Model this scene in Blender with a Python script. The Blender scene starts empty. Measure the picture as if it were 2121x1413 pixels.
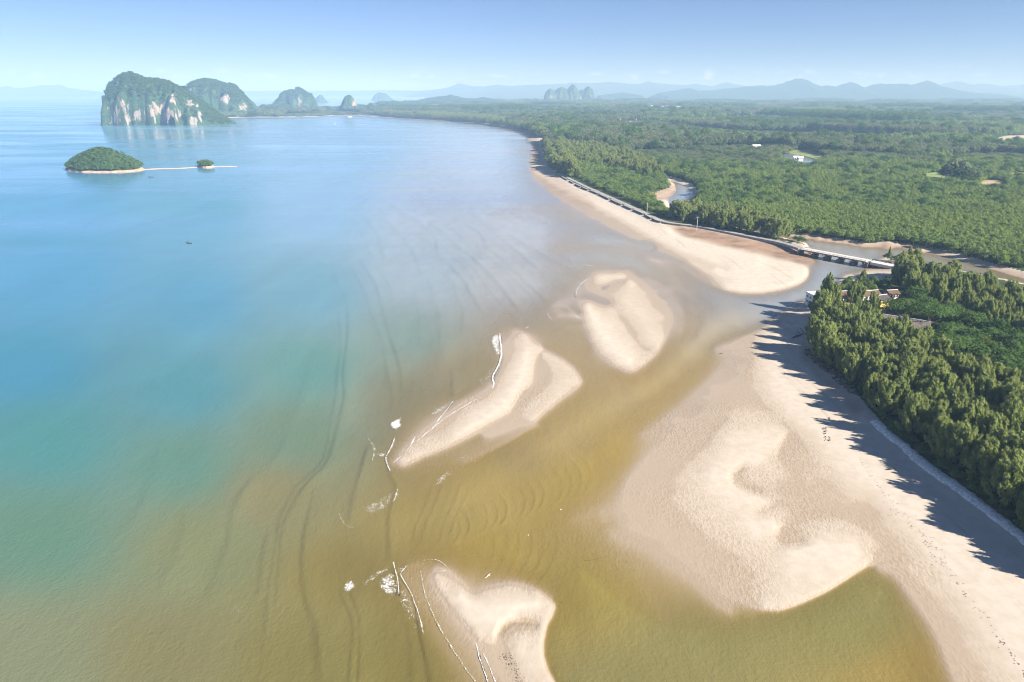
import bpy, bmesh, math, random
import numpy as np
from mathutils import Vector, Matrix

random.seed(7)
RNG = np.random.default_rng(11)
scene = bpy.context.scene
COL = scene.collection
R = math.radians

# ------------------------------------------------------------------ camera
CAM_H = 100.0
PITCH = R(20.1)
cam_d = bpy.data.cameras.new("camera")
cam = bpy.data.objects.new("camera", cam_d)
COL.objects.link(cam)
cam_d.sensor_width = 36.0
cam_d.lens = 24.0
cam_d.clip_start = 0.5
cam_d.clip_end = 120000.0
cam.location = (0, 0, CAM_H)
cam.rotation_euler = (math.pi / 2 - PITCH, 0, 0)
scene.camera = cam

# ------------------------------------------------------------------ sun and sky
SUN_EL = R(31.0)
SUN_AZ = R(122.0)          # clockwise from +Y (the view direction)
SKY_STRENGTH = 0.05
world = bpy.data.worlds.new("World")
scene.world = world
world.use_nodes = True
wt = world.node_tree
for n in list(wt.nodes):
    wt.nodes.remove(n)
w_out = wt.nodes.new("ShaderNodeOutputWorld")
w_bg = wt.nodes.new("ShaderNodeBackground")
sky = wt.nodes.new("ShaderNodeTexSky")
sky.sky_type = 'NISHITA'
sky.sun_disc = False
sky.sun_elevation = SUN_EL
sky.sun_rotation = SUN_AZ
sky.altitude = 4500
sky.air_density = 1.2
sky.dust_density = 0.0
sky.ozone_density = 5.0
w_bg.inputs[1].default_value = SKY_STRENGTH
# small distant cumulus standing just above the horizon all the way round
tc = wt.nodes.new("ShaderNodeTexCoord")
sep = wt.nodes.new("ShaderNodeSeparateXYZ")
wt.links.new(tc.outputs['Generated'], sep.inputs[0])
mp = wt.nodes.new("ShaderNodeMapping")
mp.inputs['Scale'].default_value = (26, 26, 60)
wt.links.new(tc.outputs['Generated'], mp.inputs['Vector'])
nz = wt.nodes.new("ShaderNodeTexNoise")
nz.inputs['Scale'].default_value = 2.0
nz.inputs['Detail'].default_value = 5.0
nz.inputs['Roughness'].default_value = 0.6
wt.links.new(mp.outputs[0], nz.inputs['Vector'])
r1 = wt.nodes.new("ShaderNodeMapRange"); r1.interpolation_type = 'SMOOTHSTEP'
r1.inputs['From Min'].default_value = 0.53; r1.inputs['From Max'].default_value = 0.70
wt.links.new(nz.outputs[0], r1.inputs['Value'])
r2 = wt.nodes.new("ShaderNodeMapRange"); r2.interpolation_type = 'SMOOTHSTEP'
r2.inputs['From Min'].default_value = 0.008; r2.inputs['From Max'].default_value = 0.016
wt.links.new(sep.outputs[2], r2.inputs['Value'])
r3 = wt.nodes.new("ShaderNodeMapRange"); r3.interpolation_type = 'SMOOTHSTEP'
r3.inputs['From Min'].default_value = 0.032; r3.inputs['From Max'].default_value = 0.018
wt.links.new(sep.outputs[2], r3.inputs['Value'])
m1 = wt.nodes.new("ShaderNodeMath"); m1.operation = 'MULTIPLY'
wt.links.new(r1.outputs[0], m1.inputs[0]); wt.links.new(r2.outputs[0], m1.inputs[1])
m2 = wt.nodes.new("ShaderNodeMath"); m2.operation = 'MULTIPLY'
wt.links.new(m1.outputs[0], m2.inputs[0]); wt.links.new(r3.outputs[0], m2.inputs[1])
m3 = wt.nodes.new("ShaderNodeMath"); m3.operation = 'MULTIPLY'; m3.inputs[1].default_value = 0.5
wt.links.new(m2.outputs[0], m3.inputs[0])
mx = wt.nodes.new("ShaderNodeMix"); mx.data_type = 'RGBA'
for s in mx.inputs:
    if s.type == 'RGBA' and s.name == 'B':
        s.default_value = (8.0, 7.8, 7.6, 1)
wt.links.new(m3.outputs[0], mx.inputs[0])
tint = wt.nodes.new("ShaderNodeMix"); tint.data_type = 'RGBA'; tint.blend_type = 'MULTIPLY'; tint.inputs[0].default_value = 1.0
_ti = [s for s in tint.inputs if s.type == 'RGBA']
wt.links.new(sky.outputs[0], _ti[0]); _ti[1].default_value = (0.495, 0.465, 0.55, 1)      # the camera's cool white balance
wt.links.new([s for s in tint.outputs if s.type == 'RGBA'][0], [s for s in mx.inputs if s.type == 'RGBA' and s.name == 'A'][0])
wt.links.new([s for s in mx.outputs if s.type == 'RGBA'][0], w_bg.inputs[0])
wt.links.new(w_bg.outputs[0], w_out.inputs[0])

sun_d = bpy.data.lights.new("sun", 'SUN')
sun = bpy.data.objects.new("sun", sun_d)
COL.objects.link(sun)
sun_d.energy = 3.3
sun_d.angle = R(0.53)
sun_d.color = (1.0, 0.93, 0.82)
to_sun = Vector((math.sin(SUN_AZ) * math.cos(SUN_EL), math.cos(SUN_AZ) * math.cos(SUN_EL), math.sin(SUN_EL)))
sun.rotation_euler = to_sun.to_track_quat('Z', 'Y').to_euler()
sun.location = to_sun * 500

# ------------------------------------------------------------------ exposure and render settings
vs = scene.view_settings
vs.view_transform = 'Standard'
vs.look = 'None'
vs.gamma = 1.0
vs.use_curve_mapping = False
vs.exposure = 2.0
scene.render.engine = 'CYCLES'
cy = scene.cycles
cy.max_bounces = 5
cy.diffuse_bounces = 2
cy.glossy_bounces = 2
cy.transmission_bounces = 2
cy.volume_bounces = 1
cy.transparent_max_bounces = 6
cy.caustics_reflective = False
cy.caustics_refractive = False
cy.use_denoising = True
cy.use_adaptive_sampling = False
cy.filter_width = 1.1

# ------------------------------------------------------------------ picture <-> ground
W, H, F = 2121.0, 1413.0, 24.0 / 36.0 * 2121.0
CP, SP = math.cos(PITCH), math.sin(PITCH)

def G(px, py, z=0.0):
    """point of the plane at height z seen at photo pixel (px, py)"""
    px = np.asarray(px, float); py = np.asarray(py, float)
    a = (px - W / 2) / F; b = (H / 2 - py) / F
    dy = CP + b * SP; dz = -SP + b * CP
    t = (z - CAM_H) / dz
    return a * t, dy * t

def P(px, py, z=0.0):
    x, y = G(px, py, z)
    return Vector((float(x), float(y), z))

def proj(x, y, z=0.0):
    d = y * CP - (z - CAM_H) * SP
    u = y * SP + (z - CAM_H) * CP
    d = np.maximum(d, 1e-3)
    return W / 2 + F * x / d, H / 2 - F * u / d

def z_at(py, Y):
    v = (H / 2 - py) / F
    return CAM_H + Y * (v * CP - SP) / (CP + v * SP)

def x_at(px, Y, Z):
    return (px - W / 2) / F * (Y * CP - (Z - CAM_H) * SP)

# ------------------------------------------------------------------ numpy noise
def _hash(ix, iy, iz, seed):
    h = (ix.astype(np.int64) * 374761393 + iy.astype(np.int64) * 668265263 + iz.astype(np.int64) * 2147483647 + seed * 974711) & 0xFFFFFFFF
    h = ((h ^ (h >> 13)) * 1274126177) & 0xFFFFFFFF
    h = (h ^ (h >> 16)) & 0xFFFF
    return h / 65535.0

def vnoise(x, y, z=None, seed=0):
    if z is None: z = np.zeros_like(x)
    ix, iy, iz = np.floor(x), np.floor(y), np.floor(z)
    fx, fy, fz = x - ix, y - iy, z - iz
    fx = fx * fx * (3 - 2 * fx); fy = fy * fy * (3 - 2 * fy); fz = fz * fz * (3 - 2 * fz)
    out = 0
    for dx in (0, 1):
        for dy in (0, 1):
            for dz in (0, 1):
                w = (fx if dx else 1 - fx) * (fy if dy else 1 - fy) * (fz if dz else 1 - fz)
                out = out + w * _hash(ix + dx, iy + dy, iz + dz, seed)
    return out

def fbm(x, y, z=None, octv=4, seed=0, gain=0.5):
    a, s, n = 1.0, 0.0, 0.0
    for o in range(octv):
        s = s + a * vnoise(x * 2 ** o, y * 2 ** o, None if z is None else z * 2 ** o, seed + o * 17)
        n += a; a *= gain
    return s / n

# ------------------------------------------------------------------ node helpers
def new_mat(name):
    m = bpy.data.materials.new(name)
    m.use_nodes = True
    nt = m.node_tree
    for n in list(nt.nodes): nt.nodes.remove(n)
    out = nt.nodes.new("ShaderNodeOutputMaterial")
    return m, nt, out

class NB:
    """small node builder"""
    def __init__(s, nt): s.nt = nt
    def n(s, t, **kw):
        nd = s.nt.nodes.new(t)
        for k, v in kw.items(): setattr(nd, k, v)
        return nd
    def put(s, sock, v):
        if hasattr(v, 'links') or isinstance(v, bpy.types.NodeSocket): s.nt.links.new(v, sock)
        else:
            if sock.type == 'RGBA' and len(v) == 3: v = (*v, 1)
            sock.default_value = v
    def math(s, op, a, b=0.0, c=None, clamp=False):
        nd = s.n("ShaderNodeMath", operation=op); nd.use_clamp = clamp
        s.put(nd.inputs[0], a); s.put(nd.inputs[1], b)
        if c is not None: s.put(nd.inputs[2], c)
        return nd.outputs[0]
    def mix(s, f, a, b, blend='MIX'):
        nd = s.n("ShaderNodeMix", data_type='RGBA', blend_type=blend)
        ins = [i for i in nd.inputs if i.type == 'RGBA']
        s.put(nd.inputs[0], f); s.put(ins[0], a); s.put(ins[1], b)
        return [o for o in nd.outputs if o.type == 'RGBA'][0]
    def ramp(s, v, a, b, c=0.0, d=1.0, smooth=True):
        nd = s.n("ShaderNodeMapRange")
        nd.interpolation_type = 'SMOOTHSTEP' if smooth else 'LINEAR'
        s.put(nd.inputs['Value'], v)
        nd.inputs['From Min'].default_value = a; nd.inputs['From Max'].default_value = b
        nd.inputs['To Min'].default_value = c; nd.inputs['To Max'].default_value = d
        return nd.outputs[0]
    def noise(s, vec, scale, detail=4.0, rough=0.55, dist=0.0):
        nd = s.n("ShaderNodeTexNoise")
        if vec is not None: s.put(nd.inputs['Vector'], vec)
        nd.inputs['Scale'].default_value = scale; nd.inputs['Detail'].default_value = detail
        nd.inputs['Roughness'].default_value = rough; nd.inputs['Distortion'].default_value = dist
        return nd.outputs[0]
    def mapping(s, vec, scale=(1, 1, 1), rot=(0, 0, 0)):
        nd = s.n("ShaderNodeMapping")
        s.put(nd.inputs['Vector'], vec)
        nd.inputs['Scale'].default_value = scale; nd.inputs['Rotation'].default_value = rot
        return nd.outputs[0]
    def bump(s, h, strength, dist, normal=None):
        nd = s.n("ShaderNodeBump")
        s.put(nd.inputs['Height'], h); s.put(nd.inputs['Strength'], strength); nd.inputs['Distance'].default_value = dist
        if normal is not None: s.put(nd.inputs['Normal'], normal)
        return nd.outputs[0]
    def pos(s):
        return s.n("ShaderNodeNewGeometry").outputs['Position']
    def obj(s):
        return s.n("ShaderNodeTexCoord").outputs['Object']
    def rnd(s):
        return s.n("ShaderNodeObjectInfo").outputs['Random']
    def attr(s, name):
        return s.n("ShaderNodeAttribute", attribute_name=name)

def simple_mat(name, col, rough=0.7, var=0.15, scale=1.0, bump=0.0, metallic=0.0, spec=0.3):
    m, nt, out = new_mat(name); b = NB(nt)
    p = b.n("ShaderNodeBsdfPrincipled")
    nz = b.noise(b.obj(), scale, 5)
    dark = tuple(c * (1 - var) for c in col); lite = tuple(min(1, c * (1 + var)) for c in col)
    b.put(p.inputs['Base Color'], b.mix(b.ramp(nz, 0.3, 0.7), dark, lite))
    p.inputs['Roughness'].default_value = rough; p.inputs['Metallic'].default_value = metallic
    p.inputs['Specular IOR Level'].default_value = spec
    if bump: b.put(p.inputs['Normal'], b.bump(nz, 0.6, bump))
    nt.links.new(p.outputs[0], out.inputs[0])
    return m

# ------------------------------------------------------------------ object helpers
def tag(o, label=None, cat=None, group=None, kind=None):
    if label: o['label'] = label
    if cat: o['category'] = cat
    if group: o['group'] = group
    if kind: o['kind'] = kind
    return o

def empty(name, loc=(0, 0, 0), rz=0.0):
    o = bpy.data.objects.new(name, None); COL.objects.link(o)
    o.location = loc; o.rotation_euler = (0, 0, rz); o.empty_display_size = 1
    return o

def mesh_obj(name, verts, faces, mat=None, parent=None, smooth=False):
    me = bpy.data.meshes.new(name)
    me.from_pydata([tuple(v) for v in verts], [], [tuple(f) for f in faces])
    if smooth: me.polygons.foreach_set("use_smooth", [True] * len(me.polygons))
    me.update()
    o = bpy.data.objects.new(name, me); COL.objects.link(o)
    if mat: me.materials.append(mat)
    if parent: o.parent = parent
    return o

def fast_mesh(name, co, quads, mat, smooth=True):
    """co (n,3), quads (m,4) as numpy"""
    me = bpy.data.meshes.new(name)
    k = quads.shape[1]
    me.vertices.add(len(co)); me.vertices.foreach_set("co", co.astype(np.float32).ravel())
    me.loops.add(quads.size); me.loops.foreach_set("vertex_index", quads.astype(np.int32).ravel())
    me.polygons.add(len(quads))
    me.polygons.foreach_set("loop_start", (np.arange(len(quads)) * k).astype(np.int32))
    me.polygons.foreach_set("loop_total", np.full(len(quads), k, np.int32))
    if smooth: me.polygons.foreach_set("use_smooth", np.ones(len(quads), bool))
    me.update(calc_edges=True); me.validate()
    if mat: me.materials.append(mat)
    return me

def link_mesh(name, me, parent=None, loc=None):
    o = bpy.data.objects.new(name, me); COL.objects.link(o)
    if parent: o.parent = parent
    if loc is not None: o.location = loc
    return o

def set_attr(me, name, arr, typ='FLOAT'):
    a = me.attributes.new(name, typ, 'POINT')
    if typ == 'FLOAT': a.data.foreach_set("value", arr.astype(np.float32).ravel())
    elif typ == 'FLOAT_COLOR': a.data.foreach_set("color", arr.astype(np.float32).ravel())
    elif typ == 'FLOAT_VECTOR': a.data.foreach_set("vector", arr.astype(np.float32).ravel())
    elif typ == 'INT': a.data.foreach_set("value", arr.astype(np.int32).ravel())

class MB:
    """collects boxes, bars, tubes and prisms into one mesh"""
    def __init__(s): s.v = []; s.f = []
    def add(s, vs, fs):
        o = len(s.v); s.v += [tuple(v) for v in vs]; s.f += [tuple(i + o for i in f) for f in fs]; return s
    def box(s, c, d, rz=0.0):
        cx, cy_, cz = c; dx, dy, dz = d[0] / 2, d[1] / 2, d[2] / 2
        ca, sa = math.cos(rz), math.sin(rz); vs_ = []
        for z in (-dz, dz):
            for x, y in ((-dx, -dy), (dx, -dy), (dx, dy), (-dx, dy)):
                vs_.append((cx + x * ca - y * sa, cy_ + x * sa + y * ca, cz + z))
        return s.add(vs_, [(3, 2, 1, 0), (4, 5, 6, 7), (0, 1, 5, 4), (1, 2, 6, 5), (2, 3, 7, 6), (3, 0, 4, 7)])
    def bar(s, a, b, w, h=None):
        a, b = Vector(a), Vector(b); h = h or w
        d = (b - a).normalized()
        up = Vector((0, 0, 1)) if abs(d.z) < 0.95 else Vector((1, 0, 0))
        sd = d.cross(up).normalized(); u = sd.cross(d).normalized()
        vs_ = [p + sd * (sx * w / 2) + u * (sy * h / 2) for p in (a, b) for sx, sy in ((-1, -1), (1, -1), (1, 1), (-1, 1))]
        return s.add(vs_, [(0, 1, 2, 3), (7, 6, 5, 4), (0, 4, 5, 1), (1, 5, 6, 2), (2, 6, 7, 3), (3, 7, 4, 0)])
    def tube(s, pts, rads, n=6, cap=True):
        pts = [Vector(p) for p in pts]; rings = []
        for i, p in enumerate(pts):
            d = (pts[min(i + 1, len(pts) - 1)] - pts[max(i - 1, 0)]).normalized()
            up = Vector((0, 0, 1)) if abs(d.z) < 0.9 else Vector((1, 0, 0))
            a = d.cross(up).normalized(); b_ = d.cross(a).normalized()
            rings.append([p + (a * math.cos(t) + b_ * math.sin(t)) * rads[i] for t in [k * 2 * math.pi / n for k in range(n)]])
        vs_ = [v for r_ in rings for v in r_]; fs = []
        for i in range(len(pts) - 1):
            for k in range(n):
                k2 = (k + 1) % n
                fs.append((i * n + k, i * n + k2, (i + 1) * n + k2, (i + 1) * n + k))
        if cap:
            fs.append(tuple(range(n - 1, -1, -1))); fs.append(tuple((len(pts) - 1) * n + k for k in range(n)))
        return s.add(vs_, fs)
    def build(s, name, mat, parent=None, smooth=False):
        return mesh_obj(name, s.v, s.f, mat, parent, smooth)

# ------------------------------------------------------------------ polygons of the place (photo pixels of ground points)
BIG = 60000
north_coast = [(1668, 514), (1640, 509), (1560, 497), (1500, 485), (1440, 474), (1372, 466), (1330, 447), (1280, 425), (1240, 406),
               (1200, 389), (1154, 364), (1142, 350), (1134, 330), (1129, 305), (1121, 288), (1097, 275), (1060, 265), (1000, 255.5),
               (930, 249), (850, 245), (790, 241), (740, 238), (690, 239.5), (640, 241.5), (580, 242.5), (500, 243), (452, 244)]
north_back = [(450, 238), (510, 234), (570, 229), (690, 228), (760, 224), (830, 219), (880, 215), (1000, 213), (1012, 210), (940, 208),
              (880, 204), (868, 200), (930, 197), (1000, 194.5), (1010, 192.5), (1010, 190.4)]
river_north = [(1610, 478), (1640, 486), (1690, 491), (1740, 499), (1790, 508), (1850, 507), (1895, 511), (1905, 516), (1960, 525), (2030, 545), (2121, 571), (2300, 622), (2700, 735)]
land_north = ([(BIG, 190.4), (BIG, 205), (3500, 960), (2700, 735)] + river_north[::-1][1:] +
              [(1560, 466), (1500, 452), (1440, 441), (1405, 430), (1432, 414), (1443, 400), (1436, 388), (1405, 374), (1365, 364),
               (1360, 367), (1395, 384), (1385, 394), (1345, 408), (1352, 420), (1385, 432), (1430, 452), (1500, 468), (1560, 484), (1620, 496), (1668, 508)] +
              north_coast + north_back)
land_south = [(1850, 550), (1846, 578), (1838, 592), (1812, 590), (1762, 588), (1735, 597), (1705, 606), (1690, 614), (1688, 645), (1682, 668),
              (1676, 700), (1678, 738), (1708, 770), (1760, 815), (1822, 888), (1870, 935), (1930, 982), (2000, 1032), (2060, 1077),
              (2121, 1127), (2300, 1275), (2500, 1440), (2900, 1770), (4200, 2800), (BIG, 2800), (BIG, 900), (2700, 770),
              (2300, 650), (2121, 594), (2040, 576), (1960, 560), (1905, 547), (1868, 545)]

def in_poly(px, py, poly):
    inside = np.zeros(px.shape, bool)
    n = len(poly)
    for i in range(n):
        x1, y1 = poly[i]; x2, y2 = poly[(i + 1) % n]
        if y1 == y2: continue
        c = ((y1 > py) != (y2 > py))
        t = (py - y1) / (y2 - y1)
        inside ^= c & (px < x1 + t * (x2 - x1))
    return inside

def smooth_line(pts, step=6.0, closed=False):
    """Catmull-Rom through the points"""
    p = np.array(pts, float)
    n = len(p); out = []
    rng = range(n if closed else n - 1)
    for i in rng:
        if closed: a, b, c, d = p[(i - 1) % n], p[i], p[(i + 1) % n], p[(i + 2) % n]
        else: a, b, c, d = p[max(i - 1, 0)], p[i], p[i + 1], p[min(i + 2, n - 1)]
        m = max(2, int(np.hypot(*(c - b)) / step))
        for k in range(m):
            t = k / m
            out.append(0.5 * ((2 * b) + (-a + c) * t + (2 * a - 5 * b + 4 * c - d) * t * t + (-a + 3 * b - 3 * c + d) * t ** 3))
    if not closed: out.append(p[-1])
    return np.array(out)

# ------------------------------------------------------------------ sand relief: height lines, relaxed into a surface
CX0, CX1, CY0, CY1, CS = -900, 3000, 196, 1780, 3.0
NX, NY = int((CX1 - CX0) / CS), int((CY1 - CY0) / CS)
con = np.full((NY, NX), np.nan)
gx, gy = np.meshgrid(CX0 + (np.arange(NX) + .5) * CS, CY0 + (np.arange(NY) + .5) * CS)

def stamp(pts, h, closed=False, sm=True):
    q = smooth_line(pts, 2.0, closed) if sm else np.array(pts, float)
    i = ((q[:, 0] - CX0) / CS).astype(int); j = ((q[:, 1] - CY0) / CS).astype(int)
    ok = (i >= 0) & (i < NX) & (j >= 0) & (j < NY)
    con[j[ok], i[ok]] = np.linspace(h[0], h[1], len(q))[ok] if isinstance(h, tuple) else h

def fill(poly, h):
    con[in_poly(gx, gy, poly)] = h

def offset(pts, d, closed=False):
    """line moved by d pixels to its left-hand side in the picture (y down)"""
    q = smooth_line(pts, 4.0, closed)
    t = np.gradient(q, axis=0); L = np.hypot(t[:, 0], t[:, 1])[:, None] + 1e-6
    n = np.stack([t[:, 1], -t[:, 0]], 1) / L
    return q + n * d

# open sea
stamp([(-900, 240), (0, 240), (430, 262), (700, 262)], -3.0)
stamp([(-880, 240), (-880, 1780)], -3.2)
stamp([(0, 300), (0, 700), (0, 1000)], -3.2)
stamp([(300, 300), (330, 600), (330, 860)], -2.6)
stamp([(600, 420), (610, 620), (600, 820)], -1.9)
stamp([(90, 1100), (30, 1400), (0, 1780)], -2.3)
stamp([(470, 960), (400, 1150), (330, 1413), (300, 1780)], -1.7)
stamp([(640, 1020), (590, 1150), (560, 1413), (540, 1780)], -1.15)
stamp([(760, 560), (760, 700), (730, 860)], -1.35)
stamp([(880, 520), (930, 620), (930, 740)], -0.95)
stamp([(700, 280), (850, 275), (960, 285), (1040, 300)], -1.4)
stamp([(850, 420), (960, 430), (1040, 450), (1120, 480)], -0.75)
stamp([(1000, 500), (1060, 550), (1110, 600)], -0.7)
stamp([(1060, 640), (1090, 668)], -0.5)
stamp([(800, 800), (880, 780), (950, 760)], -0.62)
stamp([(690, 960), (730, 920), (770, 880)], -0.7)
# northern beach
stamp([(700, 243), (790, 245), (850, 249), (930, 253), (1000, 260), (1055, 270), (1085, 281), (1100, 292), (1102, 310), (1098, 330), (1096, 345), (1108, 372),
       (1140, 402), (1185, 430), (1235, 458), (1290, 488), (1330, 508), (1370, 528)], 0.0)
stamp([(800, 243.5), (930, 251), (1000, 257.5), (1060, 267), (1096, 279), (1112, 292), (1118, 312), (1122, 335)], 0.6)
stamp([(1118, 365), (1165, 392), (1225, 425), (1280, 455), (1330, 485), (1380, 512), (1440, 540), (1500, 560)], 0.10)
stamp([(1190, 390), (1250, 418), (1310, 445), (1370, 478), (1430, 505), (1500, 522), (1570, 538)], 0.8)
spit_out = [(1370, 528), (1410, 552), (1450, 580), (1500, 602), (1555, 609), (1610, 603), (1650, 592), (1671, 577), (1676, 562), (1668, 549), (1645, 543)]
stamp(spit_out, 0.0)
stamp(offset(spit_out[3:], 8), 0.55, sm=False)
stamp(offset(spit_out[:4], 22), 0.22, sm=False)
stamp([(1480, 560), (1540, 575), (1600, 572), (1640, 563)], 0.75)
stamp([(1400, 490), (1440, 502), (1500, 517), (1560, 530), (1640, 545)], 0.35)
stamp([(1390, 478), (1440, 486), (1500, 501), (1560, 513), (1640, 525), (1690, 541)], 0.14)
stamp([(1600, 530), (1640, 537), (1672, 545), (1668, 552)], 0.03)
# thin submerged bar and grey channel
stamp([(1150, 521), (1220, 517), (1300, 516), (1370, 530), (1430, 551), (1475, 585)], (-0.11, -0.03))
stamp([(1220, 500), (1300, 503), (1350, 516)], -0.42)
stamp([(1180, 533), (1250, 533), (1320, 552), (1370, 582), (1420, 612), (1460, 640)], (-0.40, -0.24))
stamp([(1400, 560), (1470, 600), (1530, 622), (1590, 622)], (-0.25, -0.8))
stamp([(1340, 537), (1372, 547)], 0.03)
# river mouth and its outflow channel
stamp([(1712, 565), (1722, 590), (1660, 615), (1590, 640), (1520, 662)], -1.5)
stamp([(1520, 662), (1460, 695), (1420, 740), (1370, 785), (1300, 828), (1210, 878), (1120, 935), (1050, 975), (980, 1025), (900, 1068), (800, 1090), (730, 1110)], (-1.2, -0.95))
stamp([(1435, 768), (1362, 822), (1288, 878), (1225, 928), (1195, 975), (1168, 1020), (1125, 1055)], -0.42)
stamp([(1070, 1010), (1100, 1060), (1090, 1110)], -0.62)
stamp([(1240, 800), (1160, 855), (1080, 905), (1000, 955), (930, 1000), (860, 1040)], (-0.45, -0.6))
stamp([(860, 1120), (960, 1128), (1060, 1150), (1130, 1185)], -0.62)
stamp([(700, 1180), (770, 1150), (830, 1130)], -0.75)
# bar in the middle
bar1 = [(1060, 682), (1088, 690), (1105, 705), (1127, 724), (1113, 742), (1107, 775), (1108, 789), (1098, 803), (1081, 817), (1064, 845), (1056, 857), (1040, 868), (990, 896), (933, 924), (880, 945), (835, 965)]
stamp(bar1, 0.02)
stamp(offset(bar1[1:], -8), 0.26, sm=False)
stamp(offset(bar1[12:], 10), -0.14, sm=False)
stamp([(1070, 720), (1050, 760), (1035, 790), (1005, 822), (960, 852), (915, 900)], 0.10)
stamp([(1088, 730), (1080, 770), (1060, 815), (1010, 862), (940, 905)], 0.42)
stamp([(1034, 692), (1030, 720), (1040, 745), (1022, 785), (985, 812), (935, 838), (895, 865), (850, 905), (808, 962)], -0.03)
stamp([(1010, 700), (1008, 745), (985, 780), (945, 812)], -0.55)
lobe = [(1127, 724), (1155, 738), (1175, 750), (1192, 766), (1203, 783), (1206, 791), (1197, 803), (1172, 820), (1140, 846), (1105, 876)]
stamp(lobe, 0.02)
stamp(offset(lobe, -10), 0.22, sm=False)
stamp(offset(lobe[:7], 9), -0.3, sm=False)
stamp([(1105, 876), (1050, 905), (1000, 930), (950, 950)], (0.0, -0.12))
stamp([(1075, 850), (1050, 878), (1000, 902)], 0.06)
stamp([(1122, 760), (1130, 775), (1118, 795)], 0.01)
stamp([(1180, 790), (1150, 815)], 0.25)
# upper bar
bar2 = [(1228, 562), (1271, 562), (1302, 559), (1319, 573), (1345, 595), (1372, 622), (1388, 642), (1394, 662), (1389, 682), (1377, 704), (1364, 728), (1347, 746), (1325, 763),
        (1302, 772), (1268, 758), (1240, 736), (1220, 706), (1211, 680), (1200, 665), (1185, 643), (1165, 633), (1143, 635), (1155, 626), (1192, 615), (1198, 592), (1222, 578)]
stamp(bar2, 0.0, closed=True)
stamp(offset(bar2[9:15], -8), 0.22, sm=False)
stamp(offset(bar2[11:15], 14), -0.40, sm=False)
stamp(offset(bar2[2:8], -14), 0.10, sm=False)
stamp([(1240, 580), (1290, 575), (1310, 590)], 0.35)
stamp([(1215, 635), (1235, 680), (1262, 722), (1300, 748)], 0.45)
stamp([(1290, 620), (1330, 660), (1350, 700)], 0.26)
stamp([(1260, 640), (1290, 690), (1325, 735)], 0.22)
stamp([(1265, 610), (1240, 606)], 0.12)
stamp([(1412, 625), (1424, 660), (1408, 705)], -0.13)
stamp([(1240, 590), (1262, 590), (1280, 588)], 0.04)
stamp([(1215, 602), (1240, 610), (1265, 618)], 0.0)
stamp([(1165, 642), (1185, 640), (1202, 646)], -0.12)
stamp([(1150, 662), (1180, 668), (1204, 668)], -0.16)
stamp([(1155, 655), (1185, 655), (1206, 658)], 0.03)
stamp([(1170, 680), (1200, 683), (1212, 690)], -0.10)
stamp([(1205, 614), (1240, 626), (1264, 630)], -0.05)
stamp([(1246, 602), (1264, 588), (1302, 577)], -0.06)
stamp([(1275, 640), (1300, 680), (1330, 720), (1362, 732)], 0.06)
stamp([(1150, 690), (1190, 695), (1215, 720)], -0.35)
stamp([(1230, 780), (1260, 770), (1280, 772)], -0.32)
# right-hand beach and flats
flat = [(1690, 622), (1662, 620), (1640, 632), (1612, 655), (1570, 683), (1525, 702), (1478, 722), (1510, 738), (1545, 742), (1540, 765), (1500, 805), (1450, 852), (1400, 893), (1350, 932), (1318, 965),
        (1290, 1010), (1275, 1050), (1280, 1075), (1300, 1098), (1345, 1113), (1400, 1150), (1455, 1190), (1490, 1222), (1530, 1247), (1580, 1264), (1622, 1263), (1700, 1232), (1770, 1190),
        (1800, 1172), (1822, 1182), (1852, 1196), (1882, 1235), (1922, 1290), (1950, 1345), (1975, 1413), (2010, 1520), (2080, 1780)]
stamp(flat, 0.0)
stamp(offset(flat[24:29], 8), 0.28, sm=False)
stamp(offset(flat[24:29], -9), -0.35, sm=False)
stamp(offset(flat[0:4], 10), 0.25, sm=False)
stamp(offset(flat[0:4], -14), -0.9, sm=False)
stamp(offset(flat[16:24], -30), -0.008, sm=False)
stamp(offset(flat[7:14], -38), -0.006, sm=False)
stamp(offset(bar2[4:9], 22), -0.006, sm=False)
stamp(offset(bar2[4:9], 48), -0.07, sm=False)
stamp([(1335, 572), (1380, 590), (1430, 612)], (-0.005, -0.03))
stamp([(1120, 880), (1060, 912), (1000, 940), (960, 958)], (-0.01, -0.06))
stamp([(1270, 1030), (1220, 1060), (1180, 1078)], (-0.02, -0.12))
stamp([(1270, 1085), (1230, 1092)], (-0.03, -0.14))
stamp([(1600, 690), (1610, 740), (1640, 800), (1700, 870), (1760, 930), (1840, 1010), (1930, 1090), (2030, 1190), (2150, 1330), (2330, 1560), (2500, 1780)], 0.55)
stamp([(1660, 690), (1650, 740), (1690, 790), (1770, 870), (1850, 950), (1960, 1035), (2080, 1130), (2300, 1320), (2600, 1600)], 1.0)
stamp([(1560, 760), (1570, 830), (1640, 895), (1690, 960), (1760, 1040)], 0.09)
stamp([(1500, 860), (1450, 920), (1400, 960), (1330, 1020)], 0.05)
stamp([(1690, 990), (1760, 1070), (1830, 1130), (1890, 1200), (1950, 1280), (2020, 1400), (2100, 1560)], 0.075)
stamp([(1790, 1030), (1860, 1110), (1930, 1200), (2000, 1310), (2080, 1470)], 0.12)
fill([(1500, 908), (1556, 898), (1606, 888), (1623, 903), (1602, 928), (1566, 938), (1530, 925)], 0.32)
stamp([(1632, 905), (1612, 935), (1622, 960), (1650, 985), (1640, 1010)], 0.07)
fill([(1468, 990), (1480, 968), (1508, 952), (1550, 944), (1574, 950), (1535, 960), (1511, 976), (1508, 996), (1522, 1016), (1560, 1031), (1588, 1046), (1560, 1046), (1510, 1030), (1478, 1010)], 0.34)
stamp([(1540, 968), (1522, 982), (1520, 1000), (1540, 1012), (1575, 1022)], 0.05)
stamp([(1600, 1050), (1570, 1062)], 0.08)
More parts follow.
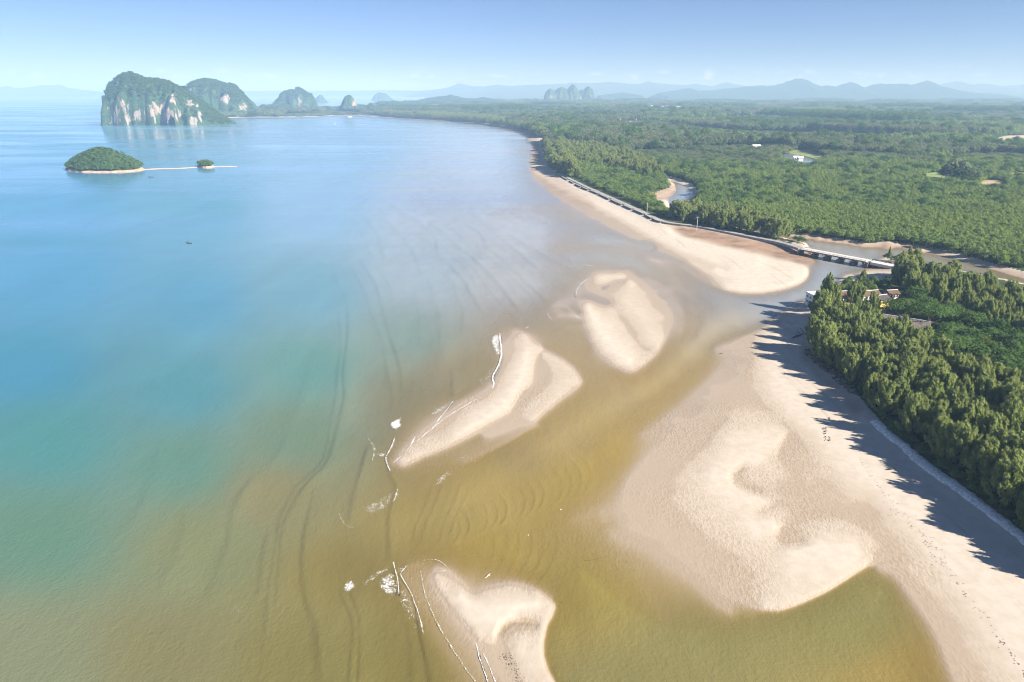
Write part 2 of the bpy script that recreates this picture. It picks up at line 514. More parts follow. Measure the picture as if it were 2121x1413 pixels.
fill([(1550, 1086), (1596, 1081), (1610, 1096), (1590, 1104), (1560, 1100)], 0.34)
stamp([(1620, 1095), (1612, 1115), (1640, 1122), (1665, 1120)], 0.02)
fill([(1625, 1146), (1690, 1132), (1758, 1126), (1778, 1148), (1745, 1178), (1695, 1192), (1650, 1172)], 0.36)
stamp([(1400, 1090), (1470, 1120), (1540, 1170), (1570, 1215)], 0.10)
stamp([(1350, 1090), (1420, 1085)], 0.05)
stamp([(1680, 1056), (1750, 1052), (1820, 1062)], 0.05)
# olive lagoon at lower right
stamp([(1210, 1190), (1290, 1260), (1400, 1310), (1550, 1340), (1690, 1310), (1790, 1260), (1825, 1225)], -0.85)
stamp([(1200, 1413), (1400, 1420), (1650, 1420), (1850, 1400)], -1.1)
stamp([(1200, 1780), (1500, 1780), (1900, 1780)], -1.2)
stamp([(1880, 1300), (1905, 1413), (1950, 1600)], -0.45)
stamp([(1150, 1150), (1225, 1185), (1300, 1240), (1390, 1295)], -0.36)
stamp([(1165, 1300), (1160, 1400), (1200, 1500)], -0.8)
# bar at the bottom
bar5 = [(905, 1172), (930, 1180), (950, 1196), (980, 1227), (1000, 1216), (1060, 1206), (1110, 1220), (1145, 1246), (1150, 1256), (1145, 1275), (1135, 1292), (1128, 1320), (1126, 1350), (1135, 1385), (1150, 1413), (1180, 1470), (1210, 1560), (1230, 1780)]
stamp(bar5, 0.0)
stamp(offset(bar5[7:], 9), -0.38, sm=False)
stamp(offset(bar5[6:], -8), 0.25, sm=False)
stamp(offset(bar5[3:7], -12), 0.14, sm=False)
west5 = [(905, 1172), (895, 1197), (908, 1222), (932, 1255), (962, 1292), (988, 1325), (1008, 1345), (1020, 1372), (1060, 1413), (1110, 1560), (1140, 1780)]
stamp(west5, 0.02)
stamp(offset(west5[1:6], 7), 0.24, sm=False)
stamp([(950, 1235), (990, 1265), (1050, 1255), (1110, 1250)], 0.42)
stamp([(1020, 1318), (1034, 1292), (1062, 1276)], 0.36)
stamp([(1030, 1320), (1044, 1296), (1075, 1288), (1110, 1296)], -0.05)
stamp([(1085, 1320), (1070, 1350), (1105, 1390), (1120, 1450)], 0.24)
stamp([(1040, 1345), (1055, 1375)], -0.01)
stamp([(870, 1163), (845, 1172), (835, 1195), (848, 1230), (872, 1280), (920, 1350), (965, 1413), (1030, 1560)], -0.10)
stamp([(820, 1240), (850, 1320), (880, 1413), (930, 1560)], -0.5)
stamp([(740, 1230), (750, 1320), (750, 1413), (780, 1600)], -0.8)
# rivers and land
stamp([(1385, 376), (1420, 390), (1425, 402), (1390, 425), (1440, 448), (1520, 466), (1600, 484), (1660, 500)], -1.0)
stamp([(1660, 500), (1740, 512), (1800, 520), (1870, 525), (1950, 543), (2060, 565), (2200, 602), (2500, 690), (2900, 800)], -1.2)
stamp([(1690, 530), (1720, 540), (1780, 548)], -1.1)
stamp([(1640, 487), (1690, 492), (1740, 500), (1790, 509), (1850, 508), (1900, 517)], 0.05)
stamp([(1650, 496), (1690, 502), (1720, 505)], -0.05)
stamp([(1800, 512), (1850, 516), (1895, 518)], -0.02)
stamp([(1345, 410), (1370, 406), (1393, 397), (1398, 392)], 0.25)
stamp([(1360, 414), (1385, 408), (1402, 397)], 0.0)
stamp([(1784, 556), (1776, 572), (1782, 588)], 0.0)
stamp([(1800, 556), (1800, 580)], 0.3)
stamp([(1672, 518), (1700, 530), (1716, 537)], 0.05)

stamp([(1912, 521), (1960, 530), (2030, 550), (2121, 576), (2300, 628), (2700, 742)], 0.02)
stamp([(1912, 526), (1960, 535), (2030, 555), (2121, 581), (2300, 634), (2700, 748)], -0.35)
stamp([(1880, 540), (1920, 545), (1960, 555), (2040, 571), (2121, 589), (2300, 644), (2700, 764)], -0.2)
stamp([(1372, 369), (1404, 379), (1431, 391), (1437, 401), (1426, 412), (1404, 426)], -0.25)
stamp([(1398, 384), (1404, 394), (1392, 412)], -0.2)
stamp([(1660, 498), (1720, 508), (1780, 518), (1850, 521)], -0.5)
land = in_poly(gx, gy, land_north) | in_poly(gx, gy, land_south)
con[land] = 2.0

def relax(con, levels=6):
    pyr = [con]
    for _ in range(levels):
        c = pyr[-1]
        h, w = (c.shape[0] + 1) // 2, (c.shape[1] + 1) // 2
        pad = np.full((h * 2, w * 2), np.nan); pad[:c.shape[0], :c.shape[1]] = c
        blk = pad.reshape(h, 2, w, 2).transpose(0, 2, 1, 3).reshape(h, w, 4)
        k = ~np.isnan(blk); s = np.where(k, blk, 0).sum(2); n = k.sum(2)
        pyr.append(np.where(n > 0, s / np.maximum(n, 1), np.nan))
    u = np.full(pyr[-1].shape, -1.0)
    for c in pyr[::-1]:
        if u.shape != c.shape:
            u = np.repeat(np.repeat(u, 2, 0), 2, 1)[:c.shape[0], :c.shape[1]]
        k = ~np.isnan(c); cv = np.where(k, c, 0)
        for _ in range(140 if c.size > 60000 else 300):
            p = np.pad(u, 1, mode='edge')
            u = 0.25 * (p[:-2, 1:-1] + p[2:, 1:-1] + p[1:-1, :-2] + p[1:-1, 2:])
            u = np.where(k, cv, u)
    return u

def blur(u, n=1):
    for _ in range(n):
        p = np.pad(u, 1, mode='edge')
        u = 0.5 * u + 0.125 * (p[:-2, 1:-1] + p[2:, 1:-1] + p[1:-1, :-2] + p[1:-1, 2:])
    return u

chart_h = blur(relax(con), 4)
_s = np.clip(-chart_h, 0, None)
chart_h = np.where(chart_h < 0, -np.where(_s < 1, .9 * _s ** .8 * (1 - _s) + _s * _s, _s), chart_h)      # banks dip quickly just under the water

def sample(chart, px, py):
    fx = np.clip((px - CX0) / CS - .5, 0, NX - 1.001); fy = np.clip((py - CY0) / CS - .5, 0, NY - 1.001)
    i = fx.astype(int); j = fy.astype(int); fx = fx - i; fy = fy - j
    if chart.ndim == 3: fx = fx[..., None]; fy = fy[..., None]
    return (chart[j, i] * (1 - fx) + chart[j, i + 1] * fx) * (1 - fy) + (chart[j + 1, i] * (1 - fx) + chart[j + 1, i + 1] * fx) * fy

# ------------------------------------------------------------------ colour of the water body (silt, depth, painted sky sheen), linear albedo
WATER_PTS = [
    (-600, 300, (.070, .300, .480)), (100, 250, (.075, .290, .480)), (100, 400, (.085, .285, .490)), (100, 560, (.075, .265, .430)), (60, 760, (.060, .230, .355)),
    (100, 900, (.075, .230, .240)), (80, 1100, (.110, .210, .160)), (60, 1350, (.190, .205, .130)), (-700, 1000, (.030, .240, .300)), (-700, 1600, (.17, .20, .13)),
    (400, 420, (.11, .300, .420)), (400, 620, (.095, .275, .410)), (380, 800, (.085, .245, .305)), (380, 960, (.110, .220, .180)), (420, 1120, (.190, .205, .110)), (330, 1350, (.200, .185, .095)),
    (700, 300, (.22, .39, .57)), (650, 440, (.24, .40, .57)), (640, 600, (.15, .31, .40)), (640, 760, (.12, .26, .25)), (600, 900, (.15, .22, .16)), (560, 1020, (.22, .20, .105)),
    (700, 1180, (.225, .185, .068)), (620, 1380, (.205, .180, .070)), (800, 1380, (.215, .185, .065)),
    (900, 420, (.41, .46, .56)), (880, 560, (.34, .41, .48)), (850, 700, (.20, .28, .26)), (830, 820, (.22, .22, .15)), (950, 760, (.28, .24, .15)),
    (1050, 350, (.50, .57, .71)), (1100, 460, (.49, .50, .57)), (1060, 580, (.45, .46, .49)), (1080, 660, (.34, .31, .27)),  # lilac sky sheen painted into the colour of the shallows off the beach
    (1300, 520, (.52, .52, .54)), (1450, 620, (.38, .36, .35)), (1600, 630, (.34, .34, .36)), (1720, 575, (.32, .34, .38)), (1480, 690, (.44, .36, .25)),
    (1350, 790, (.42, .30, .135)), (1200, 880, (.41, .30, .12)), (1030, 1000, (.37, .275, .095)), (880, 1080, (.29, .225, .082)), (1150, 730, (.44, .35, .21)),
    (1400, 765, (.38, .29, .155)), (1300, 828, (.36, .275, .14)), (1185, 892, (.345, .262, .128)), (1080, 955, (.28, .21, .10)), (1460, 800, (.52, .39, .15)), (1375, 862, (.52, .38, .125)), (1292, 920, (.52, .38, .115)), (1150, 1000, (.40, .30, .09)),
    (1000, 1140, (.36, .265, .075)), (1250, 980, (.44, .33, .09)), (1250, 1190, (.33, .265, .08)), (1450, 1300, (.250, .225, .095)), (1750, 1280, (.250, .225, .085)), (1880, 1400, (.31, .23, .075)),
    (1300, 1420, (.235, .205, .085)), (1150, 1230, (.28, .22, .065)), (1500, 1700, (.20, .17, .06)),
    (1400, 405, (.36, .38, .42)), (1700, 505, (.38, .35, .33)), (1950, 540, (.30, .27, .22)), (2121, 578, (.26, .22, .15)), (2600, 700, (.26, .22, .15)),
]
wp = np.array([(p[0], p[1]) for p in WATER_PTS]); wc = np.array([p[2] for p in WATER_PTS]) * np.array([.80, .83, .80])
sub = 4
sx_, sy_ = gx[::sub, ::sub], gy[::sub, ::sub]
num = 0; den = 0
for k in range(len(wp)):
    d2 = (sx_ - wp[k, 0]) ** 2 + ((sy_ - wp[k, 1]) * 1.5) ** 2
    w_ = 1.0 / (d2 + 55.0 ** 2) ** 1.7
    num = num + w_[..., None] * wc[k]; den = den + w_
small = num / den[..., None]
chart_w = np.repeat(np.repeat(small, sub, 0), sub, 1)[:NY, :NX]
if chart_w.shape[0] < NY or chart_w.shape[1] < NX:
    chart_w = np.pad(chart_w, ((0, NY - chart_w.shape[0]), (0, NX - chart_w.shape[1]), (0, 0)), mode='edge')
for c in range(3): chart_w[..., c] = blur(chart_w[..., c], 8)

# ------------------------------------------------------------------ swell lines (crests traced on the water)
CRESTS = [
    # points, height, half width (m)
    ([(890, 452), (925, 490), (962, 519), (996, 547), (1025, 578), (1050, 606), (1070, 635), (1087, 657), (1098, 677)], .42, 4.0),
    ([(781, 403), (826, 434), (872, 462), (906, 500), (908, 530), (934, 550), (959, 575), (974, 601), (988, 623), (1002, 649), (1010, 671), (1032, 688)], .38, 4.2),
    ([(951, 454), (979, 473), (1002, 490), (1010, 510), (1044, 538), (1078, 572), (1107, 598), (1129, 620), (1138, 643)], .42, 4.0),
    ([(1010, 470), (1040, 495), (1078, 524), (1104, 547), (1138, 567), (1166, 587), (1191, 609)], .40, 4.0),
    ([(900, 440), (923, 462), (951, 485), (965, 499)], .3, 4.5),
    ([(960, 432), (993, 454), (1033, 479), (1081, 502), (1109, 516), (1135, 531), (1155, 544), (1200, 561), (1226, 574)], .36, 4.0),
    ([(1020, 450), (1050, 465), (1095, 490), (1126, 505)], .3, 4.0),
    ([(1080, 450), (1130, 478), (1180, 500)], .25, 4.0),
    ([(1060, 430), (1120, 455), (1190, 485)], .2, 4.0),
    ([(1150, 521), (1180, 540), (1215, 556)], .25, 3.0),
    ([(720, 430), (758, 454), (781, 479), (792, 510), (800, 545)], .28, 5.0),
    ([(780, 440), (809, 462), (835, 490), (855, 513), (866, 541), (880, 580)], .28, 5.0),
    ([(740, 530), (781, 589), (795, 643), (809, 691), (818, 717), (832, 760), (835, 800), (833, 835), (825, 866)], .42, 4.0),
    ([(722, 620), (724, 663), (722, 705), (714, 776), (718, 815), (704, 879), (692, 927), (678, 964), (638, 1004), (604, 1060), (588, 1104), (582, 1169), (578, 1216), (569, 1277), (560, 1364), (545, 1440)], .48, 3.6),
    ([(690, 950), (660, 985), (647, 1043), (638, 1095), (632, 1147), (634, 1216), (643, 1251), (660, 1290), (669, 1364), (675, 1440)], .45, 3.4),
    ([(534, 973), (517, 1004), (487, 1056), (482, 1104), (465, 1160), (447, 1212), (428, 1260)], .40, 3.6),
    ([(560, 1090), (552, 1130), (545, 1190), (536, 1247)], .26, 2.6),
    ([(606, 1100), (600, 1150), (590, 1220)], .22, 2.4),
    ([(770, 910), (760, 943), (747, 987), (736, 1026), (729, 1060), (725, 1090)], .34, 2.6),
    ([(727, 1200), (732, 1229), (743, 1260), (749, 1299), (750, 1355), (745, 1440)], .46, 3.0),
    ([(823, 1190), (826, 1234), (847, 1290), (855, 1342), (860, 1440)], .32, 2.4),
    ([(860, 1255), (877, 1316), (886, 1360), (902, 1440)], .40, 2.4),
    ([(800, 950), (808, 975), (820, 998), (823, 1012), (817, 1035), (811, 1063), (808, 1100), (815, 1165)], .40, 2.6),
    ([(827, 966), (835, 995), (836, 1023), (831, 1043)], .26, 2.0),
    ([(938, 760), (940, 790), (938, 829)], .34, 2.6),
    ([(955, 580), (962, 640), (958, 700)], .16, 4.0),
    ([(880, 560), (905, 620), (915, 690), (910, 740)], .18, 4.5),
    ([(860, 590), (870, 650), (875, 720)], .16, 4.5),
    ([(1040, 570), (1070, 610), (1090, 640)], .18, 3.0),
    ([(1110, 555), (1150, 590), (1170, 610)], .18, 3.0),
    ([(340, 880), (330, 960), (290, 1060), (240, 1130)], .25, 5.0),
    ([(690, 520), (700, 580), (735, 640)], .18, 5.0),
    ([(650, 700), (640, 780), (600, 900), (560, 980)], .22, 5.0),
    ([(395, 1040), (380, 1120), (330, 1240)], .18, 4.0),
]
# fainter crests running between the traced ones
for i_, dx_, dy_ in ((0, -22, 6), (0, 14, -6), (1, -26, 8), (1, 16, -8), (2, -16, 6), (3, -15, 6), (3, 14, -6), (5, 14, -7), (6, 18, -4), (10, -24, 4), (11, 22, -2), (12, -22, 10), (12, 20, 0), (13, -16, 4), (14, 16, 0), (19, -18, 6)):
    p_, a_, h_ = CRESTS[i_]
    CRESTS.append(([(x_ + dx_ * (1 + .25 * math.sin(k_ * 1.7 + i_)), y_ + dy_) for k_, (x_, y_) in enumerate(p_)], a_ * .5, h_ * .62))
# little standing ripples where the outflow meets the swell
for k in range(15):
    cx_, cy_ = 1130 - 17 * k, 985 + 8 * k
    r_ = 82 - 2 * k
    arc = [(cx_ + r_ * math.cos(t) * 1.15, cy_ + r_ * math.sin(t) * .8) for t in np.linspace(-0.9 + .05 * (k % 3), 0.75 + .03 * (k % 4), 9)]
    CRESTS.append((arc, .05 + .03 * ((k * 7) % 4), .8))
for k in range(9):
    x0 = 780 + 19 * k
    CRESTS.append(([(x0 + 45, 985 + 5 * (k % 3)), (x0 + 28, 1040), (x0 + 8, 1085), (x0 - 2, 1120 + 4 * (k % 4))], .05 + .03 * (k % 3), .9))
for k in range(6):
    x0 = 960 + 26 * k
    CRESTS.append(([(x0 + 60, 1095), (x0 + 66, 1130), (x0 + 50, 1175), (x0 + 20, 1215)], .09, .8))

def seg_dist(x, y, q):
    """signed distance to polyline q (m,2) plus parameter 0..1 along it"""
    best = np.full(x.shape, 1e9); sgn = np.zeros(x.shape); par = np.zeros(x.shape)
    L = np.concatenate([[0], np.cumsum(np.hypot(*np.diff(q, axis=0).T))])
    for i in range(len(q) - 1):
        ax, ay = q[i]; bx, by = q[i + 1]
        dx, dy = bx - ax, by - ay; l2 = dx * dx + dy * dy + 1e-9
        t = np.clip(((x - ax) * dx + (y - ay) * dy) / l2, 0, 1)
        ex, ey = x - ax - t * dx, y - ay - t * dy
        d = np.hypot(ex, ey); c = dx * ey - dy * ex
        m = d < best
        best = np.where(m, d, best); sgn = np.where(m, np.sign(c), sgn)
        par = np.where(m, (L[i] + t * math.sqrt(l2)) / L[-1], par)
    return best * sgn, par

def wave_height(x, y):
    """height of the swell lines over the still water"""
    h = np.zeros(x.shape)
    for pts, amp, hw in CRESTS:
        q = smooth_line(pts, 14.0)
        wx, wy = G(q[:, 0], q[:, 1]); q = np.stack([wx, wy], 1)
        m = (x > wx.min() - 4 * hw) & (x < wx.max() + 4 * hw) & (y > wy.min() - 4 * hw) & (y < wy.max() + 4 * hw)
        if not m.any(): continue
        idx = np.nonzero(m)
        d, t = seg_dist(x[idx], y[idx], q)
        # lines run away from the sea: seaward side (negative) is shaped steep to shade as a dark line
        front = np.exp(-(d / (hw * .34)) ** 2); back = np.exp(-np.abs(d / (hw * 1.25)) ** 1.6)
        prof = np.where(d > 0, back, front)
        fade = np.clip(t * 5, 0, 1) * np.clip((1 - t) * 9, 0, 1) * (.35 + 1.1 * vnoise(x[idx] / 22.0, y[idx] / 22.0, seed=int(amp * 977)))
        h[idx] = np.maximum(h[idx], amp * .46 * prof * fade)
    return h

# ------------------------------------------------------------------ ground sheet: fan of rings, finer where it is seen larger
rows_py = np.concatenate([np.arange(1790, 260, -2.5), np.arange(260, 210, -1.2), np.arange(210, 191.5, -0.6), [191.0, 190.6, 190.36]])
_, ring = G(np.full(rows_py.shape, W / 2), rows_py)
az = np.concatenate([np.linspace(-74, -46, 18)[:-1], np.linspace(-46, 46, 760), np.linspace(46, 74, 18)[1:]])
azr = np.radians(az)
# rings are straight lines across the view so far rows stay level
TX = np.tan(azr)
GXm = ring[:, None] * TX[None, :]
GYm = np.repeat(ring[:, None], len(az), 1)
vpx, vpy = proj(GXm, GYm)
_nc = np.array(north_coast[::-1])
land_v = in_poly(vpx, vpy, land_north) | in_poly(vpx, vpy, land_south)
hh = sample(chart_h, vpx, vpy)
far = vpy < 262
far_sea = far & ~land_v
hh = np.where(far_sea & (vpy < 238), -3.0, hh)
_d = vpy - np.interp(vpx, _nc[:, 0], _nc[:, 1]); _w = np.interp(vpx, [690, 760, 850, 1000, 1090], [.3, 1.6, 2.0, 2.8, 7.0])
_fb = ~land_v & (vpx > 452) & (vpx < 1090) & (vpy < 288) & (_d > 0)
hh = np.where(_fb, np.where(_d < _w, .5 * (1 - _d / _w), -1.3 * np.clip((_d - _w) / 5, 0, 1)), hh)
hh = np.where(land_v, np.maximum(hh, 1.2), hh)
rip = fbm(GXm / 9.0, GYm / 9.0, octv=4, seed=3) - .5
hh = np.where(land_v, hh + .25 * rip, hh + np.clip(.04 + .10 * np.abs(hh), 0, .14) * rip)
nr, nc = GXm.shape
vid = np.arange(nr * nc).reshape(nr, nc)
quads = np.stack([vid[:-1, :-1], vid[:-1, 1:], vid[1:, 1:], vid[1:, :-1]], -1).reshape(-1, 4)
co = np.stack([GXm, GYm, hh], -1).reshape(-1, 3)
fl = land_v.reshape(-1)[quads].all(1)

def submesh(name, co, quads, mat, attrs=()):
    used = np.unique(quads)
    remap = np.full(len(co), -1, np.int64); remap[used] = np.arange(len(used))
    me = fast_mesh(name, co[used], remap[quads], mat)
    for nm, arr, typ in attrs: set_attr(me, nm, arr[used], typ)
    return me

# mud: brown silty shore by the sea wall, along the river and on its banks
mud = np.zeros(vpx.shape)
def mud_patch(poly, v=1.0, soft=10):
    global mud
    m = in_poly(gx, gy, poly).astype(float)
    m = blur(m, soft)
    mud = np.maximum(mud, v * sample(m, vpx, vpy))
mud_patch([(1375, 465), (1440, 474), (1500, 486), (1560, 498), (1640, 510), (1720, 530), (1700, 548), (1672, 547), (1600, 532), (1540, 518), (1470, 503), (1420, 490)], 1.0, 5)
mud_patch([(1340, 400), (1400, 380), (1410, 400), (1360, 418)], .7, 4)
mud_patch([(1600, 478), (1800, 505), (1905, 508), (1915, 522), (1800, 518), (1700, 506), (1600, 492)], .75, 4)
mud_patch([(1905, 515), (2121, 570), (2600, 700), (2600, 720), (2121, 580), (1905, 525)], .6, 4)
mud_patch([(1770, 545), (1850, 548), (1848, 566), (1790, 560)], .9, 4)
mud_patch([(1095, 350), (1165, 372), (1235, 425), (1215, 440), (1130, 395)], .35, 10)
mud_patch([(690, 238), (850, 243), (1000, 253), (1110, 275), (1125, 330), (1095, 345), (1095, 290), (1000, 265), (850, 254), (690, 246)], .62, 2)
mud_patch([(1660, 700), (1690, 745), (1730, 790), (1790, 860), (1770, 868), (1700, 800), (1655, 740)], .45, 6)

def sand_material():
    m, nt, out = new_mat("sand"); b = NB(nt)
    pos = b.pos(); sp = b.n("ShaderNodeSeparateXYZ"); b.put(sp.inputs[0], pos)
    n_big = b.noise(pos, 0.045, 5, .6)
    n_mid = b.noise(pos, 0.35, 4, .6)
    zn = b.math('ADD', sp.outputs[2], b.math('MULTIPLY', b.math('SUBTRACT', n_big, .5), .22))
    ze = b.math('ADD', zn, b.math('MULTIPLY', b.math('SUBTRACT', n_mid, .5), .05))
    dry = b.math('ADD', b.math('MULTIPLY', b.ramp(ze, .085, .125), .42), b.math('MULTIPLY', b.ramp(zn, .10, .44), .58))
    col = b.mix(dry, (.36, .292, .220), (.53, .475, .405))
    col = b.mix(b.ramp(n_mid, .3, .7, 0, .35), col, (.37, .305, .23))
    # tide-drawn streaks of darker silt running along the beach
    st = b.noise(b.mapping(pos, (.30, .018, 1), (0, 0, R(-6))), 1.0, 5, .65)
    col = b.mix(b.math('MULTIPLY', b.ramp(st, .52, .72), b.ramp(sp.outputs[2], .40, .60, 0, .40)), col, (.26, .225, .17))
    md = b.attr("mud").outputs['Fac']
    col = b.mix(md, col, b.mix(b.ramp(n_big, .35, .65), (.20, .125, .085), (.34, .235, .165)))
    # ripples: strong on the low flats, faded on the smooth humps
    dst = b.n("ShaderNodeVectorMath", operation='ADD')
    b.put(dst.inputs[0], pos)
    nv = b.n("ShaderNodeTexNoise"); b.put(nv.inputs['Vector'], pos); nv.inputs['Scale'].default_value = .12; nv.inputs['Detail'].default_value = 2
    sc = b.n("ShaderNodeVectorMath", operation='SCALE'); b.put(sc.inputs[0], nv.outputs['Color']); sc.inputs['Scale'].default_value = 2.0
    b.put(dst.inputs[1], sc.outputs[0])
    v1 = b.mapping(dst.outputs[0], (1.7, .85, .5), (0, 0, R(24)))
    r_a = b.noise(v1, 1.0, 3, .5)
    r_b = b.noise(pos, 3.0, 2, .5)
    reg = b.ramp(b.noise(pos, .022, 3, .5), .38, .60, .25, 1.0)
    low = b.ramp(sp.outputs[2], .34, .10, .10, 1.0)
    amp = b.math('MULTIPLY', reg, low)
    hgt = b.math('ADD', b.math('MULTIPLY', b.math('MULTIPLY', b.math('POWER', r_a, 1.4), amp), 1.0), b.math('MULTIPLY', r_b, .10))
    col = b.mix(b.math('MULTIPLY', b.ramp(r_a, .55, .35, 0, .38), amp), col, (.27, .205, .14))
    p = b.n("ShaderNodeBsdfPrincipled")
    b.put(p.inputs['Base Color'], col)
    b.put(p.inputs['Roughness'], b.ramp(zn, -.02, .30, .38, .95))
    b.put(p.inputs['Specular IOR Level'], b.ramp(zn, .0, .25, .30, .08))
    b.put(p.inputs['Normal'], b.bump(hgt, .7, .22))
    nt.links.new(p.outputs[0], out.inputs[0])
    return m

def land_material():
    m, nt, out = new_mat("land_soil"); b = NB(nt)
    pos = b.pos()
    a = b.noise(pos, .006, 5, .6); c = b.noise(pos, .12, 5, .65)
    col = b.mix(b.ramp(c, .3, .7), (.030, .050, .020), (.075, .095, .035))
    col = b.mix(b.ramp(a, .50, .68), col, (.085, .100, .042))
    p = b.n("ShaderNodeBsdfPrincipled"); b.put(p.inputs['Base Color'], col); p.inputs['Roughness'].default_value = .95
    p.inputs['Specular IOR Level'].default_value = .1
    b.put(p.inputs['Normal'], b.bump(c, .7, .6))
    nt.links.new(p.outputs[0], out.inputs[0])
    return m

M_SAND = sand_material(); M_LAND = land_material()
me = submesh("sand", co, quads[~fl & (hh.reshape(-1)[quads].max(1) > -3.6)], M_SAND, [("mud", mud.reshape(-1), 'FLOAT')])
tag(link_mesh("sand", me), "pale rippled sand of the beach, bars and sea bed", kind='structure')
me = submesh("ground", co, quads[fl], M_LAND)
tag(link_mesh("ground", me), "low green coastal plain under the trees", kind='structure')

# ------------------------------------------------------------------ water
def water_material(name):
    m, nt, out = new_mat(name); b = NB(nt)
    pos = b.pos()
    d0 = b.attr("depth").outputs['Fac']; wcol = b.attr("silt_sheen").outputs['Color']
    # silt clouds drawn out along the current
    s1 = b.noise(b.mapping(pos, (.020, .007, 1), (0, 0, R(-32))), 1.0, 5, .6, .6)
    s2 = b.noise(b.mapping(pos, (.10, .030, 1), (0, 0, R(-20))), 1.0, 4, .6, .4)
    k = b.math('ADD', b.ramp(s1, .3, .7, .66, 1.36, False), b.ramp(s2, .3, .7, -.16, .16, False))
    d = b.math('MAXIMUM', b.math('MULTIPLY', d0, k), 0.0)
    comb = b.n("ShaderNodeCombineColor")
    for i, a in enumerate((.22, .48, 1.55)):
        b.put(comb.inputs[i], b.math('POWER', math.exp(-a), d))
    tr = b.n("ShaderNodeBsdfTransparent"); b.put(tr.inputs[0], comb.outputs[0])
    di = b.n("ShaderNodeBsdfDiffuse")
    wc2 = b.mix(b.ramp(s1, .35, .68, 0, .30), wcol, b.mix(1.0, wcol, (.70, .68, .62), 'MULTIPLY'))
    wc2 = b.mix(b.ramp(s2, .40, .70, 0, .08), wc2, b.mix(1.0, wc2, (1.28, 1.20, 1.05), 'MULTIPLY'))
    b.put(di.inputs[0], wc2)
    s = b.math('SUBTRACT', 1.0, b.math('POWER', math.exp(-2.1), d))
    # small wind ripples
    f1 = b.noise(b.mapping(pos, (.55, .38, 1), (0, 0, R(15))), 1.0, 3, .6)
    f2 = b.noise(b.mapping(pos, (.05, .022, 1), (0, 0, R(12))), 1.0, 3, .6)
    hgt = b.math('ADD', b.math('MULTIPLY', f1, .5), f2)
    nrm = b.bump(hgt, .18, .35)
    f3 = b.noise(pos, 1.3, 2, .6)
    b.put(di.inputs['Normal'], b.bump(b.math('ADD', hgt, b.math('MULTIPLY', f3, .35)), .5, .5))
    mx1 = b.n("ShaderNodeMixShader"); b.put(mx1.inputs[0], s)
    nt.links.new(tr.outputs[0], mx1.inputs[1]); nt.links.new(di.outputs[0], mx1.inputs[2])
    inc = b.n("ShaderNodeNewGeometry").outputs['Incoming']
    dt = b.n("ShaderNodeVectorMath", operation='DOT_PRODUCT'); b.put(dt.inputs[0], inc); b.put(dt.inputs[1], nrm)
    fres = b.math('ADD', .02, b.math('MULTIPLY', .98, b.math('POWER', b.math('SUBTRACT', 1.0, b.math('ABSOLUTE', dt.outputs['Value']), clamp=True), 5.0)))
    # wind slicks: long calm and ruffled lanes change how much sky the surface mirrors
    lane = b.noise(b.mapping(pos, (.0016, .0085, 1), (0, 0, R(-8))), 1.0, 5, .6, .5)
    frf = b.math('MULTIPLY', fres, b.ramp(lane, .34, .66, .48, .95))
    gl = b.n("ShaderNodeBsdfGlossy"); b.put(gl.inputs['Roughness'], b.ramp(lane, .34, .66, .24, .12)); b.put(gl.inputs['Normal'], nrm)
    gl.inputs[0].default_value = (.95, .97, 1, 1)
    mx2 = b.n("ShaderNodeMixShader"); b.put(mx2.inputs[0], frf)
    nt.links.new(mx1.outputs[0], mx2.inputs[1]); nt.links.new(gl.outputs[0], mx2.inputs[2])
    nt.links.new(mx2.outputs[0], out.inputs[0])
    return m

M_WATER = water_material("sea_water")
wave = wave_height(GXm, GYm)
depth = np.clip(-hh, 0, 6)
wz = wave * np.clip((depth + .08) / .35, 0, 1)
silt_sheen = sample(chart_w, vpx, np.maximum(vpy, CY0 + 4))
silt_sheen4 = np.concatenate([silt_sheen, np.ones(silt_sheen.shape[:2] + (1,))], -1).reshape(-1, 4)
wco = np.stack([GXm, GYm, wz], -1).reshape(-1, 3)
wq = quads[hh.reshape(-1)[quads].min(1) < 0.03]
cen = wco[wq].mean(1)
cpx, cpy = proj(cen[:, 0], cen[:, 1])
riv = (cpx > 1640 + (cpy - 510) * 1.0) & (cpy < 700) & (cpx > 1340) | in_poly(cpx, cpy, [(1340, 360), (1450, 360), (1460, 440), (1680, 480), (1680, 514), (1560, 500), (1372, 470), (1340, 420)])
att = [("depth", (depth + wz * .5).reshape(-1), 'FLOAT'), ("silt_sheen", silt_sheen4, 'FLOAT_COLOR')]
tag(link_mesh("sea", submesh("sea", wco, wq[~riv], M_WATER, att)), "blue green sea turning brown over the shallow bars", kind='structure')
tag(link_mesh("river", submesh("river", wco, wq[riv], M_WATER, att)), "grey brown tidal river winding out past the bridge", kind='structure')

# ------------------------------------------------------------------ haze
HZ = 44500.0
def haze_box():
    m, nt, out = new_mat("haze_air"); b = NB(nt)
    v = b.n("ShaderNodeVolumePrincipled")
    v.inputs['Color'].default_value = (.33, .52, .78, 1)
    v.inputs['Absorption Color'].default_value = (.42, .42, .42, 1)
    v.inputs['Density'].default_value = 1.85e-4
    v.inputs['Anisotropy'].default_value = 0.0
    nt.links.new(v.outputs[0], out.inputs['Volume'])
    m.cycles.homogeneous_volume = True
    o = MB().box((0, 0, (360 - 9) / 2), (400000, 2 * HZ, 360 + 9)).build("haze", m)
    o.display_type = 'WIRE'
    return tag(o, "thin blue morning haze over the bay", kind='stuff')
haze_box()

